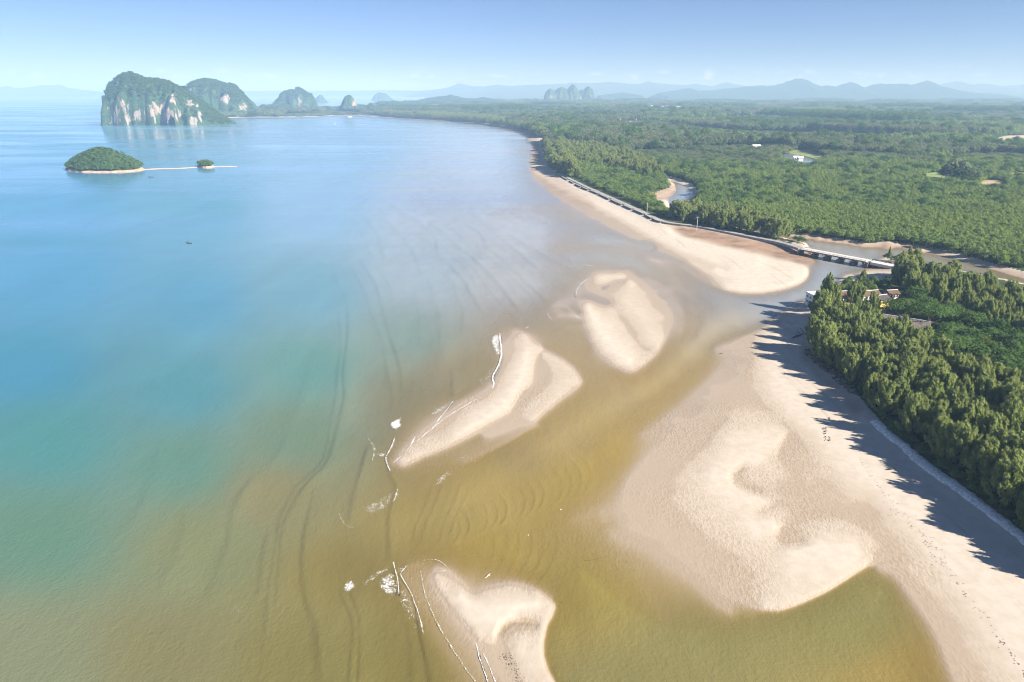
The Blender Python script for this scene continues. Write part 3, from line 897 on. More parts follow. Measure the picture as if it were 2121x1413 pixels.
# ------------------------------------------------------------------ limestone islands and hills
def rock_material(name, green=(.022, .058, .030), green2=(.058, .105, .042), rock_amt=1.0, scale=1.0):
    m, nt, out = new_mat(name); b = NB(nt)
    pos = b.pos()
    g = b.n("ShaderNodeNewGeometry")
    sp = b.n("ShaderNodeSeparateXYZ"); b.put(sp.inputs[0], g.outputs['Normal'])
    slope = b.math('SUBTRACT', 1.0, sp.outputs[2])
    rk = b.attr("cliff").outputs['Fac']
    n1 = b.noise(b.mapping(pos, (.05 * scale, .05 * scale, .022 * scale)), 1.0, 6, .65)
    n2 = b.noise(b.mapping(pos, (.11 * scale, .11 * scale, .012 * scale)), 1.0, 5, .7)
    n3 = b.noise(pos, .16 * scale, 4, .7)
    mask = b.ramp(b.math('ADD', b.math('ADD', b.math('ADD', b.math('MULTIPLY', slope, .40), b.math('MULTIPLY', rk, .95)), b.math('MULTIPLY', b.math('SUBTRACT', n1, .5), 2.2)), b.math('MULTIPLY', b.math('SUBTRACT', n2, .5), 1.5)), .80, 1.0)
    rock = b.mix(b.ramp(n2, .32, .62), (.12, .105, .095), (.40, .31, .25))
    rock = b.mix(b.ramp(n1, .45, .7, 0, .7), rock, (.30, .29, .29))
    veg = b.mix(b.ramp(n3, .3, .7), green, green2)
    col = b.mix(b.math('MULTIPLY', mask, rock_amt), veg, rock)
    p = b.n("ShaderNodeBsdfPrincipled"); b.put(p.inputs['Base Color'], col); p.inputs['Roughness'].default_value = .95
    p.inputs['Specular IOR Level'].default_value = .1
    b.put(p.inputs['Normal'], b.bump(b.math('ADD', n3, n2), .9, 5.0 / scale))
    nt.links.new(p.outputs[0], out.inputs[0])
    return m

M_KARST = rock_material("karst_rock")

def karst(name, label, sil, base_py, thick, seed, step=5.0, dome=2.6, cliffs=(), mat=None, cat="island", cliff_low=.6, kind=None, front_bulge=None):
    """a limestone tower block: silhouette heights along x, steep walls front and back"""
    sil = np.array(sil, float)
    _, Yf = G(W / 2, base_py); Yf = float(Yf)
    D = Yf + thick * .5
    zs = z_at(sil[:, 1], D); xs = np.array([x_at(p_, Yf + thick * (.12 + .30 * min(1, max(z_, 0) / 90)), z_) for p_, z_ in zip(sil[:, 0], zs)])
    x0, x1 = xs.min() - step, xs.max() + step
    nx = int((x1 - x0) / step) + 2; ny = int(thick / step) + 6
    X = np.linspace(x0, x1, nx)[None, :].repeat(ny, 0)
    V = np.linspace(-1.06, 1.06, ny)[:, None].repeat(nx, 1)
    top = np.interp(X, xs, np.maximum(zs, 0), left=0, right=0)
    zmax = top.max()
    # plan outline: thinner where the rock is low
    half = thick * .5 * (0.35 + 0.65 * np.clip(top / (0.62 * zmax), 0, 1) ** .6)
    Yc = D + 0.10 * thick * (fbm(X / (thick * .4), X * 0, seed=seed) - .5)
    Y = D + V * thick * .5
    v = np.abs((Y - Yc) / half)
    big = np.abs(fbm(X / 62.0 + 3, Y / 260.0, seed=seed + 5, octv=3) - .5) * 2          # gullies between buttresses
    v = v * (.90 + .34 * (1 - big) ** 2.2 + .16 * (fbm(X / 17.0, Y / 60.0, seed=seed + 9, octv=3) - .5))
    prof = np.where(v < 1, (1 - np.clip(v, 0, 1) ** dome) ** (1 / 1.9), 0)
    rid = np.abs(fbm(X / 45.0, Y / 60.0, seed=seed + 2, octv=5, gain=.6) - .5) * 2
    crest = fbm(X / 24.0, Y / 24.0, seed=seed + 12, octv=4, gain=.6) - .5
    Z = top * prof * (1 - .30 * (1 - rid) ** 3 * np.clip(v * 1.5, 0, 1)) + zmax * .10 * crest * np.clip(v * 2, 0, 1) * prof
    Z = Z + 5.0 * (fbm(X / 9.0, Y / 9.0, seed=seed + 8, octv=3) - .5) * np.clip(Z / 12, 0, 1)
    Z = np.where(v < 1.0, np.maximum(Z, .5), 0) - np.where(prof <= 0, 4.0, 0)
    # push the walls about so that they undercut and fold
    fx = (fbm(X / 22.0, Y / 22.0, Z / 60.0, seed=seed + 21, octv=3) - .5) * 11
    fy = (fbm(X / 16.0, Y / 16.0, Z / 45.0, seed=seed + 22, octv=4, gain=.6) - .5) * 16
    steep = np.clip(v * 1.3 - .25, 0, 1)
    X2, Y2 = X + fx * steep * (Z > 0) * np.clip(zmax / 120, .2, 1), Y + fy * steep * (Z > 0) * np.clip(zmax / 120, .2, 1)
    # where bare cliff shows: patches given in picture pixels
    cl = np.zeros(X.shape)
    cpx_, cpy_ = proj(X2, Y2, Z)
    for (cx_, cy_, rx, ry, amt) in cliffs:
        cl = np.maximum(cl, amt * np.exp(-(((cpx_ - cx_) / (rx * 1.5)) ** 2 + ((cpy_ - cy_) / (ry * 1.4)) ** 2)))
    cl = np.where(Y2 < Yc + .2 * half, cl, .35)
    ids = np.arange(nx * ny).reshape(ny, nx)
    q = np.stack([ids[:-1, :-1], ids[:-1, 1:], ids[1:, 1:], ids[1:, :-1]], -1).reshape(-1, 4)
    zz = Z.reshape(-1)
    q = q[zz[q].max(1) > -3.5]
    ox, oy = float(X.mean()), float(D)
    co_ = np.stack([X2 - ox, Y2 - oy, Z], -1).reshape(-1, 3)
    me_ = submesh(name, co_, q, mat or M_KARST, [("cliff", cl.reshape(-1), 'FLOAT')])
    o = link_mesh(name, me_, loc=(ox, oy, 0))
    return tag(o, label, cat, kind=kind), (X2, Y2, Z, cl, v)

isl1, surf1 = karst("limestone_island", "largest limestone island with sheer pink cliffs above dark green slopes",
    [(216, 258), (217, 238), (219, 222), (223, 196), (228, 172), (236, 158), (248, 152), (262, 149), (275, 154), (290, 161), (310, 164), (330, 164), (345, 169), (358, 177), (372, 180), (385, 194), (400, 203), (415, 215), (430, 230), (445, 244), (458, 254)],
    260.5, 230, 3, step=4.2, dome=3.2,
    cliffs=[(272, 242, 16, 9, 1.0), (252, 220, 12, 24, .75), (236, 235, 14, 24, .72), (320, 222, 18, 9, 1.0), (300, 234, 20, 7, .9), (352, 236, 20, 12, 1.0), (356, 212, 9, 18, .9), (392, 215, 8, 10, .95), (408, 220, 4, 8, .8), (401, 251, 9, 7, 1.0), (414, 240, 4, 12, .8)])
isl2, surf2 = karst("limestone_island", "rounded limestone island standing right behind the largest one",
    [(372, 240), (376, 205), (383, 184), (390, 172), (405, 166), (420, 164), (440, 166), (455, 172), (462, 177), (470, 173), (480, 177), (492, 190), (502, 207), (509, 226), (513, 240)],
    242.5, 300, 14, step=5.5, dome=2.8, cliffs=[(466, 206, 8, 9, 1.0), (504, 225, 8, 12, 1.0), (398, 188, 9, 6, .7), (500, 232, 10, 7, .9)])
isl3, surf3 = karst("limestone_island", "three-humped limestone island beyond the low green spit",
    [(563, 227), (564, 213), (570, 207), (577, 203), (581, 194), (588, 190), (600, 186), (604, 187), (608, 190), (612, 183), (617, 181), (625, 186), (635, 193), (643, 196), (647, 208), (652, 227)],
    228, 190, 25, step=5.5, dome=2.6, cliffs=[(622, 212, 6, 16, .62), (638, 214, 6, 14, .55), (585, 200, 4, 6, .5)])
karst("limestone_island", "small jagged islet right behind the three-humped island",
    [(646, 213), (650, 206), (655, 200), (661, 196), (665, 197), (668, 202), (674, 210), (676, 213)], 213, 160, 31, step=9)
karst("limestone_island", "cone-shaped limestone rock on the spit with a bare pale right face",
    [(696, 233), (703, 218), (708, 207), (713, 199), (719, 196), (725, 197), (731, 203), (735, 212), (738, 224), (740, 233)], 234.5, 130, 37, step=5, dome=2.4, cliffs=[(733, 217, 5, 14, 1.0)])
karst("limestone_island", "broad hazy limestone island far out beyond the cone-shaped rock",
    [(768, 208), (772, 200), (776, 195), (783, 191), (790, 193), (794, 194), (798, 193), (802, 199), (812, 208)], 208.5, 380, 41, step=14, dome=2.4, cliffs=[(785, 200, 14, 6, .5)])
karst("limestone_rock", "left of two little domed rocks beside the bay",
    [(757, 224), (759, 219), (763, 214), (768, 212), (773, 214), (777, 219), (778, 224)], 224.5, 90, 45, step=6, dome=2.4, cat="rock", cliffs=[(768, 222, 6, 3, .8)])
karst("limestone_rock", "right of two little domed rocks beside the bay",
    [(797, 224), (799, 218), (802, 214), (806, 214), (809, 217), (811, 223)], 223.5, 80, 49, step=6, dome=2.4, cat="rock")
karst("limestone_hill", "cluster of jagged limestone towers rising from the far plain",
    [(1127, 205), (1129, 195), (1133, 187), (1140, 183), (1147, 186), (1150, 188), (1154, 184), (1163, 180), (1172, 183), (1176, 186), (1180, 179), (1187, 174), (1193, 178), (1198, 187), (1201, 188), (1205, 185), (1209, 187), (1213, 182), (1219, 178), (1226, 184), (1230, 193), (1232, 205)],
    212.5, 340, 53, step=8, dome=3.2, cat="hill", kind="thing", cliffs=[(1140, 200, 8, 5, .9), (1157, 198, 5, 6, .8), (1195, 202, 10, 6, .8), (1226, 198, 5, 6, .7), (1185, 195, 8, 8, .55)])
karst("limestone_hill", "lone little wooded knoll on the hazy far plain",
    [(1028, 202), (1033, 198), (1038, 195), (1043, 197), (1049, 202)], 203, 300, 57, step=14, cat="hill", kind="thing")

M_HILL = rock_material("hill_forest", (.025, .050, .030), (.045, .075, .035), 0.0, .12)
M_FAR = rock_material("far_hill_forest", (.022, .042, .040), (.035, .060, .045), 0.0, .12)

def ridge(name, label, sil, D, depth, seed, mat, step=None, rough=.2):
    """a mountain range: crest heights from the skyline at distance D, slopes down on both sides"""
    sil = np.array(sil, float)
    zs = np.maximum(z_at(sil[:, 1], D), 2); xs = np.array([x_at(p_, D, z_) for p_, z_ in zip(sil[:, 0], zs)])
    step = step or D / 1414 * 3.2
    nx = int((xs.max() - xs.min()) / step) + 2; ny = 29
    X = np.linspace(xs.min(), xs.max(), nx)[None].repeat(ny, 0)
    V = np.linspace(-1, 1, ny)[:, None].repeat(nx, 1)
    top = np.interp(X, xs, zs)
    Y = D + V * depth + (fbm(X / 900.0, X * 0, seed=seed) - .5) * depth * .5
    spur = np.abs(fbm(X / (depth * .45), V * 1.2, seed=seed + 3, octv=4) - .5) * 2
    fall = np.clip(1 - np.abs(V), 0, 1)
    Z = top * fall ** (1.05 + .3 * spur) * (1 - rough * spur * np.clip(np.abs(V) * 2.5, 0, 1))
    Z = Z + top * .11 * (fbm(X / (step * 2.5), Y / (step * 4), seed=seed + 6, octv=3) - .5) * (fall > .02) - np.where(fall < .02, 6, 0)
    ids = np.arange(nx * ny).reshape(ny, nx)
    q = np.stack([ids[:-1, :-1], ids[:-1, 1:], ids[1:, 1:], ids[1:, :-1]], -1).reshape(-1, 4)
    me_ = fast_mesh(name, np.stack([X, Y, Z], -1).reshape(-1, 3), q, mat)
    set_attr(me_, "cliff", np.zeros(X.size))
    return tag(link_mesh(name, me_), label, kind='structure')

ridge("mountains", "dark blue mountain range on the right horizon",
    [(1365, 193), (1400, 188), (1420, 184), (1435, 183), (1450, 188), (1480, 187), (1500, 184), (1540, 181), (1560, 178), (1590, 179), (1605, 177), (1625, 172), (1645, 165), (1662, 162), (1675, 165), (1690, 174), (1700, 178), (1712, 177), (1730, 180), (1745, 174), (1760, 170), (1775, 175), (1792, 182), (1805, 176), (1820, 173), (1835, 174), (1850, 174), (1870, 173), (1880, 176), (1900, 171), (1912, 167), (1925, 170), (1940, 178), (1955, 180), (1975, 185), (2000, 190), (2030, 193), (2060, 194), (2090, 198)],
    9500, 1000, 61, M_HILL)
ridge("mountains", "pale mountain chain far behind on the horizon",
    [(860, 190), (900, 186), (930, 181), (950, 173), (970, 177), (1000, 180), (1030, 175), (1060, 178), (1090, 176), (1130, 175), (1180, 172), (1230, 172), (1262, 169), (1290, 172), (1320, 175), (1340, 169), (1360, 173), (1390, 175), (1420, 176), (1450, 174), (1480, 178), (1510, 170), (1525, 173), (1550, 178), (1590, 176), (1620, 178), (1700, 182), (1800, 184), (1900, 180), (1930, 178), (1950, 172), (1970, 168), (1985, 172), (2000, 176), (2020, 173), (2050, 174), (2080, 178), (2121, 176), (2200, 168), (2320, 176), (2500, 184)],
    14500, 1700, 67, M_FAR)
ridge("hills", "low wooded hills at the right edge of the plain",
    [(1970, 220), (2010, 216), (2040, 213), (2060, 215), (2090, 216), (2121, 208), (2180, 203), (2260, 210), (2400, 220)], 4900, 420, 71, M_HILL)
ridge("hills", "low wooded ridge in the mist before the mountains",
    [(1240, 198), (1262, 195), (1290, 192), (1305, 193), (1330, 198)], 9000, 600, 73, M_HILL)
ridge("hills", "hazy low hills around the head of the far inlet",
    [(870, 206), (905, 200), (925, 198), (935, 196), (945, 199), (965, 203), (985, 204), (1000, 201), (1020, 205), (1050, 207)], 6200, 500, 79, M_HILL)
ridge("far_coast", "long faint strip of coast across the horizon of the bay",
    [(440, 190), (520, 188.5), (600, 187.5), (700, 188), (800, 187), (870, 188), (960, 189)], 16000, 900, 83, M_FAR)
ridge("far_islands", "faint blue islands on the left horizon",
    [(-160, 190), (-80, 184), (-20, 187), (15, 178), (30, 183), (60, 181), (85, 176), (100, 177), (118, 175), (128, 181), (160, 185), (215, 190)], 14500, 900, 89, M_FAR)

# ------------------------------------------------------------------ leaves and trees
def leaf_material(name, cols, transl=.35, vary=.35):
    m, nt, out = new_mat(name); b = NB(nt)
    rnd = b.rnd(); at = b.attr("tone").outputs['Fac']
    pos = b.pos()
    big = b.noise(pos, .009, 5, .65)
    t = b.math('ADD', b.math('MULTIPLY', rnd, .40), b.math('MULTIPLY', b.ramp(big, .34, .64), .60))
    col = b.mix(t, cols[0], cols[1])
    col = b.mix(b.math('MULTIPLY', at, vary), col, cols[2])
    d = b.n("ShaderNodeBsdfDiffuse"); b.put(d.inputs[0], col)
    tr = b.n("ShaderNodeBsdfTranslucent"); b.put(tr.inputs[0], b.mix(.5, col, cols[2]))
    mx_ = b.n("ShaderNodeMixShader"); mx_.inputs[0].default_value = transl
    nt.links.new(d.outputs[0], mx_.inputs[1]); nt.links.new(tr.outputs[0], mx_.inputs[2])
    nt.links.new(mx_.outputs[0], out.inputs[0])
    return m

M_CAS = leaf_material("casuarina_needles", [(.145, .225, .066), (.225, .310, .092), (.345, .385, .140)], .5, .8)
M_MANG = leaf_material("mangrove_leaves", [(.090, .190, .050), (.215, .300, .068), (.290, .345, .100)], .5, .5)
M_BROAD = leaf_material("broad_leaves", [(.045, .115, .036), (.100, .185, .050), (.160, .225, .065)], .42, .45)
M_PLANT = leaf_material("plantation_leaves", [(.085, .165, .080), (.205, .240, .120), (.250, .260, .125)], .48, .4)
M_BARK = simple_mat("bark", (.16, .125, .10), .95, .3, 2.0)

def leaf_mesh(name, C, N, L, Wd, mat, jit=.5, seed=0, up=None, tone=None):
    """one small folded quad per row of C (centres), N (outward directions), L, Wd sizes; up = blade axis"""
    r = np.random.default_rng(seed)
    n = len(C)
    N = N + r.normal(0, jit, (n, 3)); N /= np.linalg.norm(N, axis=1)[:, None] + 1e-9
    if up is None: up = r.normal(0, 1, (n, 3))
    A = up - (up * N).sum(1)[:, None] * N; A /= np.linalg.norm(A, axis=1)[:, None] + 1e-9
    B = np.cross(N, A)
    L = np.broadcast_to(L, n)[:, None]; Wd = np.broadcast_to(Wd, n)[:, None]
    v0 = C - A * L * .5; v1 = C + B * Wd * .5 - A * L * .08 ; v2 = C + A * L * .5; v3 = C - B * Wd * .5 - A * L * .08
    co_ = np.stack([v0, v1, v2, v3], 1).reshape(-1, 3)
    q = np.arange(n * 4).reshape(n, 4)
    me_ = fast_mesh(name, co_, q, mat, smooth=False)
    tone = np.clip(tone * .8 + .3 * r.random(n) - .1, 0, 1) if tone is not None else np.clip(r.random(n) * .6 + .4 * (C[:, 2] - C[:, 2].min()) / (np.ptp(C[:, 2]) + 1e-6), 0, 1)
    set_attr(me_, "tone", np.repeat(tone, 4))
    return me_

def casuarina_crown(seed, h=15.0, wd=6.5, n=2000, big=1.0):
    """feathery crown: plumes rising off the trunk, each a spindle of fine upswept sprays"""
    r = np.random.default_rng(seed)
    C = []; N = []; U = []
    plumes = []
    for k in range(38):
        t = ((k + r.random()) / 38) ** .85
        zb = h * (.20 + .66 * t)
        a = k * 2.4 + r.normal(0, .35)
        reach = wd * .5 * (1.02 - .72 * t ** 1.6) * (.45 + .65 * r.random())
        ln = h * (.17 + .15 * r.random())
        out = .50 * (1 - t) + .12
        plumes.append((Vector((math.cos(a) * reach, math.sin(a) * reach, zb)), Vector((math.cos(a) * out, math.sin(a) * out, 1)).normalized(), ln, wd * .085 * (.8 + .6 * r.random())))
    plumes.append((Vector((0, 0, h * .86)), Vector((r.normal(0, .08), r.normal(0, .08), 1)).normalized(), h * .30, wd * .075))
    per = n // len(plumes); T = []
    for p0, d, ln, rad in plumes:
        t = r.random(per) ** .85
        ang = r.random(per) * 2 * math.pi
        rr = rad * np.sqrt(np.clip(np.sin(np.pi * (0.20 + .78 * t)), 0, 1)) * (.35 + .75 * r.random(per))
        d_ = np.array(d); s_ = np.cross(d_, [0.3, 0.1, 1.0]); s_ /= np.linalg.norm(s_) + 1e-6; u_ = np.cross(s_, d_)
        off = s_[None] * (np.cos(ang) * rr)[:, None] + u_[None] * (np.sin(ang) * rr)[:, None]
        c = np.array(p0)[None] + d_[None] * ((t - .45) * ln)[:, None] + off
        o_n = off / (np.linalg.norm(off, axis=1)[:, None] + 1e-6)
        radial = np.stack([c[:, 0], c[:, 1], np.full(len(c), 1.0)], 1); radial /= np.linalg.norm(radial, axis=1)[:, None]
        C.append(c); N.append(o_n * .8 + radial * .45); U.append(np.tile(d_, (per, 1)) * 1.1 + o_n * .55 + r.normal(0, .2, (per, 3))); T.append(t)
    C = np.concatenate(C); N = np.concatenate(N); U = np.concatenate(U); T = np.concatenate(T)
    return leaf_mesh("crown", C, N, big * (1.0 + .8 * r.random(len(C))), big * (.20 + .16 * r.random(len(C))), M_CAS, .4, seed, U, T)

def blob_crown(seed, wd, h, z0, n, size, mat, lobes=9, flat=1.0, jit=.45):
    """broadleaf crown made of leaf clumps on several overlapping lobes"""
    r = np.random.default_rng(seed)
    C = []; N = []
    per = n // lobes
    for k in range(lobes):
        a = k * 2.4; q = math.sqrt((k + .3) / lobes)
        rad = wd * .5 * (.42 + .16 * r.random())
        c0 = np.array([math.cos(a) * q * (wd * .5 - rad * .55), math.sin(a) * q * (wd * .5 - rad * .55), z0 + h * (.62 - .26 * q * q * flat + .10 * r.normal())])
        u = r.normal(0, 1, (per, 3)); u[:, 2] = np.abs(u[:, 2]) - .35; u /= np.linalg.norm(u, axis=1)[:, None]
        rr = (.72 + .34 * r.random(per))[:, None]
        sc = np.array([rad, rad, h * .36])
        C.append(c0 + u * rr * sc); N.append(u + np.array([0, 0, .35]))
    C = np.concatenate(C); N = np.concatenate(N)
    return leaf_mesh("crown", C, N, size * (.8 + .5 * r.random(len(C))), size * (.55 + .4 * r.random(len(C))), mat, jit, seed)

def trunk_mesh(h, r0, seed, limbs=5, spread=1.5):
    rr = random.Random(seed); m = MB()
    bx, by = rr.uniform(-.3, .3), rr.uniform(-.3, .3)
    m.tube([(0, 0, -.6), (bx * .4, by * .4, h * .35), (bx, by, h * .7), (bx * .8, by * .8, h)], [r0 * 1.25, r0, r0 * .6, r0 * .15], 6)
    for k in range(limbs):
        a = k * 2.4 + rr.random(); z = h * rr.uniform(.3, .75)
        m.tube([(bx * z / h, by * z / h, z), (math.cos(a) * spread * .5, math.sin(a) * spread * .5, z + h * .08), (math.cos(a) * spread, math.sin(a) * spread, z + h * .18)], [r0 * .4, r0 * .28, r0 * .08], 4, cap=False)
    o = m.build("trunk", M_BARK, smooth=True)
    me_ = o.data; bpy.data.objects.remove(o)
    return me_

# casuarina variants at unit size 15 m
CAS = [(casuarina_crown(100 + k, 15, 5.6 + .5 * k, 2900), trunk_mesh(13.5, .22, k, 6, 1.5)) for k in range(4)]
MANG = [(blob_crown(200 + k, 6.4, 5.0, .6, 420, .85, M_MANG, 8), trunk_mesh(3.2, .14, 40 + k, 4, 1.2)) for k in range(3)]
BROAD = [(blob_crown(300 + k, 9.5, 7.5, 2.5, 900, .8, M_BROAD, 11), trunk_mesh(7.0, .25, 60 + k, 6, 2.4)) for k in range(3)]
RAIN = [(blob_crown(320 + k, 17.0, 4.6, 7.5, 1900, .75, M_BROAD, 19, .35, .3), trunk_mesh(9.5, .42, 70 + k, 9, 5.0)) for k in range(2)]

def tree(name, label, cat, meshes, x, y, s, rz, group=None, z=None, lean=(0, 0), sx=1.0):
    r_ = empty(name, (x, y, (2.0 if z is None else z)), rz)
    r_.rotation_euler = (lean[0], lean[1], rz); r_.scale = (s * sx, s * sx, s)
    tag(r_, label, cat, group)
    c = bpy.data.objects.new("crown", meshes[0]); COL.objects.link(c); c.parent = r_
    t = bpy.data.objects.new("trunk", meshes[1]); COL.objects.link(t); t.parent = r_
    return r_

def ground_z(x, y):
    px, py = proj(np.array([x]), np.array([y]))
    return float(sample(chart_h, px, py)[0])

def scatter(poly, spacing, jitter=.42, seed=0, avoid=()):
    """jittered grid of ground points (metres) inside a pixel polygon of the ground"""
    r = np.random.default_rng(seed)
    p = np.array(poly, float); X, Y = G(p[:, 0], p[:, 1])
    xs = np.arange(X.min(), X.max(), spacing); ys = np.arange(Y.min(), Y.max(), spacing * .87)
    A, B = np.meshgrid(xs, ys); A = A + (np.arange(len(ys)) % 2)[:, None] * spacing * .5
    A = A + r.normal(0, jitter * spacing * .5, A.shape); B = B + r.normal(0, jitter * spacing * .5, B.shape)
    A, B = A.ravel(), B.ravel()
    px, py = proj(A, B)
    k = in_poly(px, py, poly)
    for av in avoid: k &= ~in_poly(px, py, av)
    return A[k], B[k]

def instancer(name, label, pts, scales, rots, variant, sources, mat=None):
    """one 'stuff' object: many crowns set on points with geometry nodes"""
    me_ = bpy.data.meshes.new(name)
    me_.vertices.add(len(pts)); me_.vertices.foreach_set("co", np.asarray(pts, np.float32).ravel())
    set_attr(me_, "sc", np.asarray(scales), 'FLOAT_VECTOR'); set_attr(me_, "rot", np.stack([np.zeros(len(pts)), np.zeros(len(pts)), np.asarray(rots)], 1), 'FLOAT_VECTOR')
    set_attr(me_, "variant", np.asarray(variant), 'INT')
    me_.update()
    o = link_mesh(name, me_)
    ng = bpy.data.node_groups.new(name + "_spread", 'GeometryNodeTree')
    ng.interface.new_socket("Geometry", in_out='INPUT', socket_type='NodeSocketGeometry')
    ng.interface.new_socket("Geometry", in_out='OUTPUT', socket_type='NodeSocketGeometry')
    N_, Lk = ng.nodes, ng.links
    gi = N_.new("NodeGroupInput"); go = N_.new("NodeGroupOutput")
    def na(nm, t):
        q = N_.new("GeometryNodeInputNamedAttribute"); q.data_type = t; q.inputs[0].default_value = nm
        return [s for s in q.outputs if s.enabled and s.name == 'Attribute'][0]
    sc, ro, va = na("sc", 'FLOAT_VECTOR'), na("rot", 'FLOAT_VECTOR'), na("variant", 'INT')
    jn = N_.new("GeometryNodeJoinGeometry")
    for k, src in enumerate(sources):
        oi = N_.new("GeometryNodeObjectInfo"); oi.inputs['Object'].default_value = src; oi.transform_space = 'ORIGINAL'
        ip = N_.new("GeometryNodeInstanceOnPoints")
        cm = N_.new("FunctionNodeCompare"); cm.data_type = 'INT'; cm.operation = 'EQUAL'
        ci = [s for s in cm.inputs if s.enabled]
        Lk.new(va, ci[0]); ci[1].default_value = k
        Lk.new(gi.outputs[0], ip.inputs['Points']); Lk.new([s for s in cm.outputs if s.enabled][0], ip.inputs['Selection'])
        Lk.new(oi.outputs['Geometry'], ip.inputs['Instance']); Lk.new(sc, ip.inputs['Scale'])
        e2r = N_.new("FunctionNodeEulerToRotation"); Lk.new(ro, e2r.inputs[0]); Lk.new(e2r.outputs[0], ip.inputs['Rotation'])
        Lk.new(ip.outputs[0], jn.inputs[0])
    Lk.new(jn.outputs[0], go.inputs[0])
    md = o.modifiers.new("spread", 'NODES'); md.node_group = ng
    return tag(o, label, kind='stuff')

# ---- casuarina grove beside the beach
grove = [(1690, 652), (1686, 672), (1680, 702), (1684, 738), (1712, 768), (1764, 810), (1830, 882), (1880, 930), (1940, 976), (2010, 1026), (2068, 1072), (2121, 1118), (2260, 1230), (2420, 1290),
         (2420, 950), (2260, 890), (2121, 850), (2060, 842), (2010, 818), (1950, 780), (1905, 750), (1855, 728), (1800, 706), (1750, 690)]
clear = [[(1990, 800), (2000, 768), (2050, 772), (2050, 815), (2025, 830)], [(1850, 672), (1895, 690), (1893, 712), (1850, 700)]]
gxs, gys = scatter(grove, 4.9, .6, 5, clear)
back = [(1872, 578), (1960, 596), (2040, 618), (2121, 642), (2300, 695), (2300, 800), (2121, 730), (2060, 702), (1980, 668), (1920, 640), (1875, 616), (1856, 596)]
bxs, bys = scatter(back, 7.0, .5, 6)
belt_c = [(1392, 452), (1440, 446), (1500, 457), (1560, 471), (1600, 482), (1632, 497), (1630, 506), (1560, 493), (1500, 481), (1440, 469), (1400, 462)]
cxs, cys = scatter(belt_c, 9.0, .5, 8)
cand = [("grove", x, y, 1.0) for x, y in zip(gxs, gys)] + [("back", x, y, 1.05) for x, y in zip(bxs, bys)] + [("belt", x, y, 1.0) for x, y in zip(cxs, cys)]
def shown(c):
    px, py = proj(c[1], c[2], 10.0)
    vis = (-20 < px < 2150) and (-20 < py < 1440)
    return (1 if vis else 0, -c[2] if c[0] != "belt" else -c[2] + 120)
cand.sort(key=shown, reverse=True)
ORD = ["first", "second", "third", "fourth", "fifth", "sixth", "seventh", "eighth", "ninth", "tenth", "eleventh", "twelfth", "thirteenth", "fourteenth", "fifteenth",
       "sixteenth", "seventeenth", "eighteenth", "nineteenth", "twentieth"] + ["twenty-" + q for q in ("first", "second", "third", "fourth", "fifth", "sixth", "seventh", "eighth", "ninth")] + ["thirtieth"]
def ordinal(k): return ORD[k] if k < len(ORD) else ("thirty-" + ORD[(k - 30) % 9] if k < 39 else ("forty-" + ORD[(k - 40) % 9]))
front_row = sorted([y for x, y in zip(gxs, gys) if x - (122 + (y - 137) * .06) < 6], reverse=True)
def GROVE_ZONE(x, y, edge, s):
    if edge < 6:
        k = front_row.index(y)
        if k < 48:
            return ordinal(k) + " casuarina from the white house in the grove's front row beside the sand", "casuarinas of the beach grove"
    where = "front" if edge < 16 else ("middle" if edge < 38 else "garden side")
    along = ("near the white house" if y > 275 else "behind the fallen trunks" if y > 250 else "behind the upper rubble" if y > 232 else "behind the lower rubble" if y > 214 else
             "beside the shell ridge tip" if y > 196 else "above the driftwood heap" if y > 178 else "level with the driftwood heap" if y > 160 else "below the driftwood heap" if y > 146 else "in the lower right corner")
    size = "low" if s < .74 else ("tall" if s > .90 else "medium")
    return size + " casuarina in the beach grove's " + where + " " + along, size + " casuarinas in the " + where + " of the beach grove " + along
rr = random.Random(3)
cas_first = []; rest = []
for i, (w_, x, y, s) in enumerate(cand):
    if w_ == "grove":
        s = rr.uniform(.62, 1.02)
        px, py = proj(x, y)
        edge = x - (122 + (y - 137) * .06)
        if edge < 6: s *= .9
        lab, grp = GROVE_ZONE(x, y, edge, s)
    elif w_ == "back":
        s = rr.uniform(.62, .9)
        px, py = proj(x, y)
        wh = "nearest the bridge" if px < 1950 else ("behind the widest umbrella tree" if px < 2050 else "at the right edge")
        lab, grp = "casuarina of the row between the dark garden and the river " + wh, "casuarinas along the river " + wh
    else:
        s = rr.uniform(.55, .95)
        lab, grp = "casuarina in the belt between the sea wall road and the river", "casuarinas of the road belt"
    v = rr.randrange(4)
    if len(cas_first) < 300 and shown(cand[i])[0]:
        t = tree("casuarina_tree", lab, "tree", CAS[v], x, y, s, rr.uniform(0, 6.28), grp, 1.9, (rr.gauss(0, .05), rr.gauss(0, .05)), rr.uniform(1.1, 1.55) if w_ != "belt" else rr.uniform(1.5, 2.0))
        cas_first.append((t, v))
    else:
        rest.append((x, y, s, v))
src_cas = [next(t for t, v in cas_first if v == k).children for k in range(4)]
src_cas = [[c for c in ch if c.name.startswith("crown")][0] for ch in src_cas]

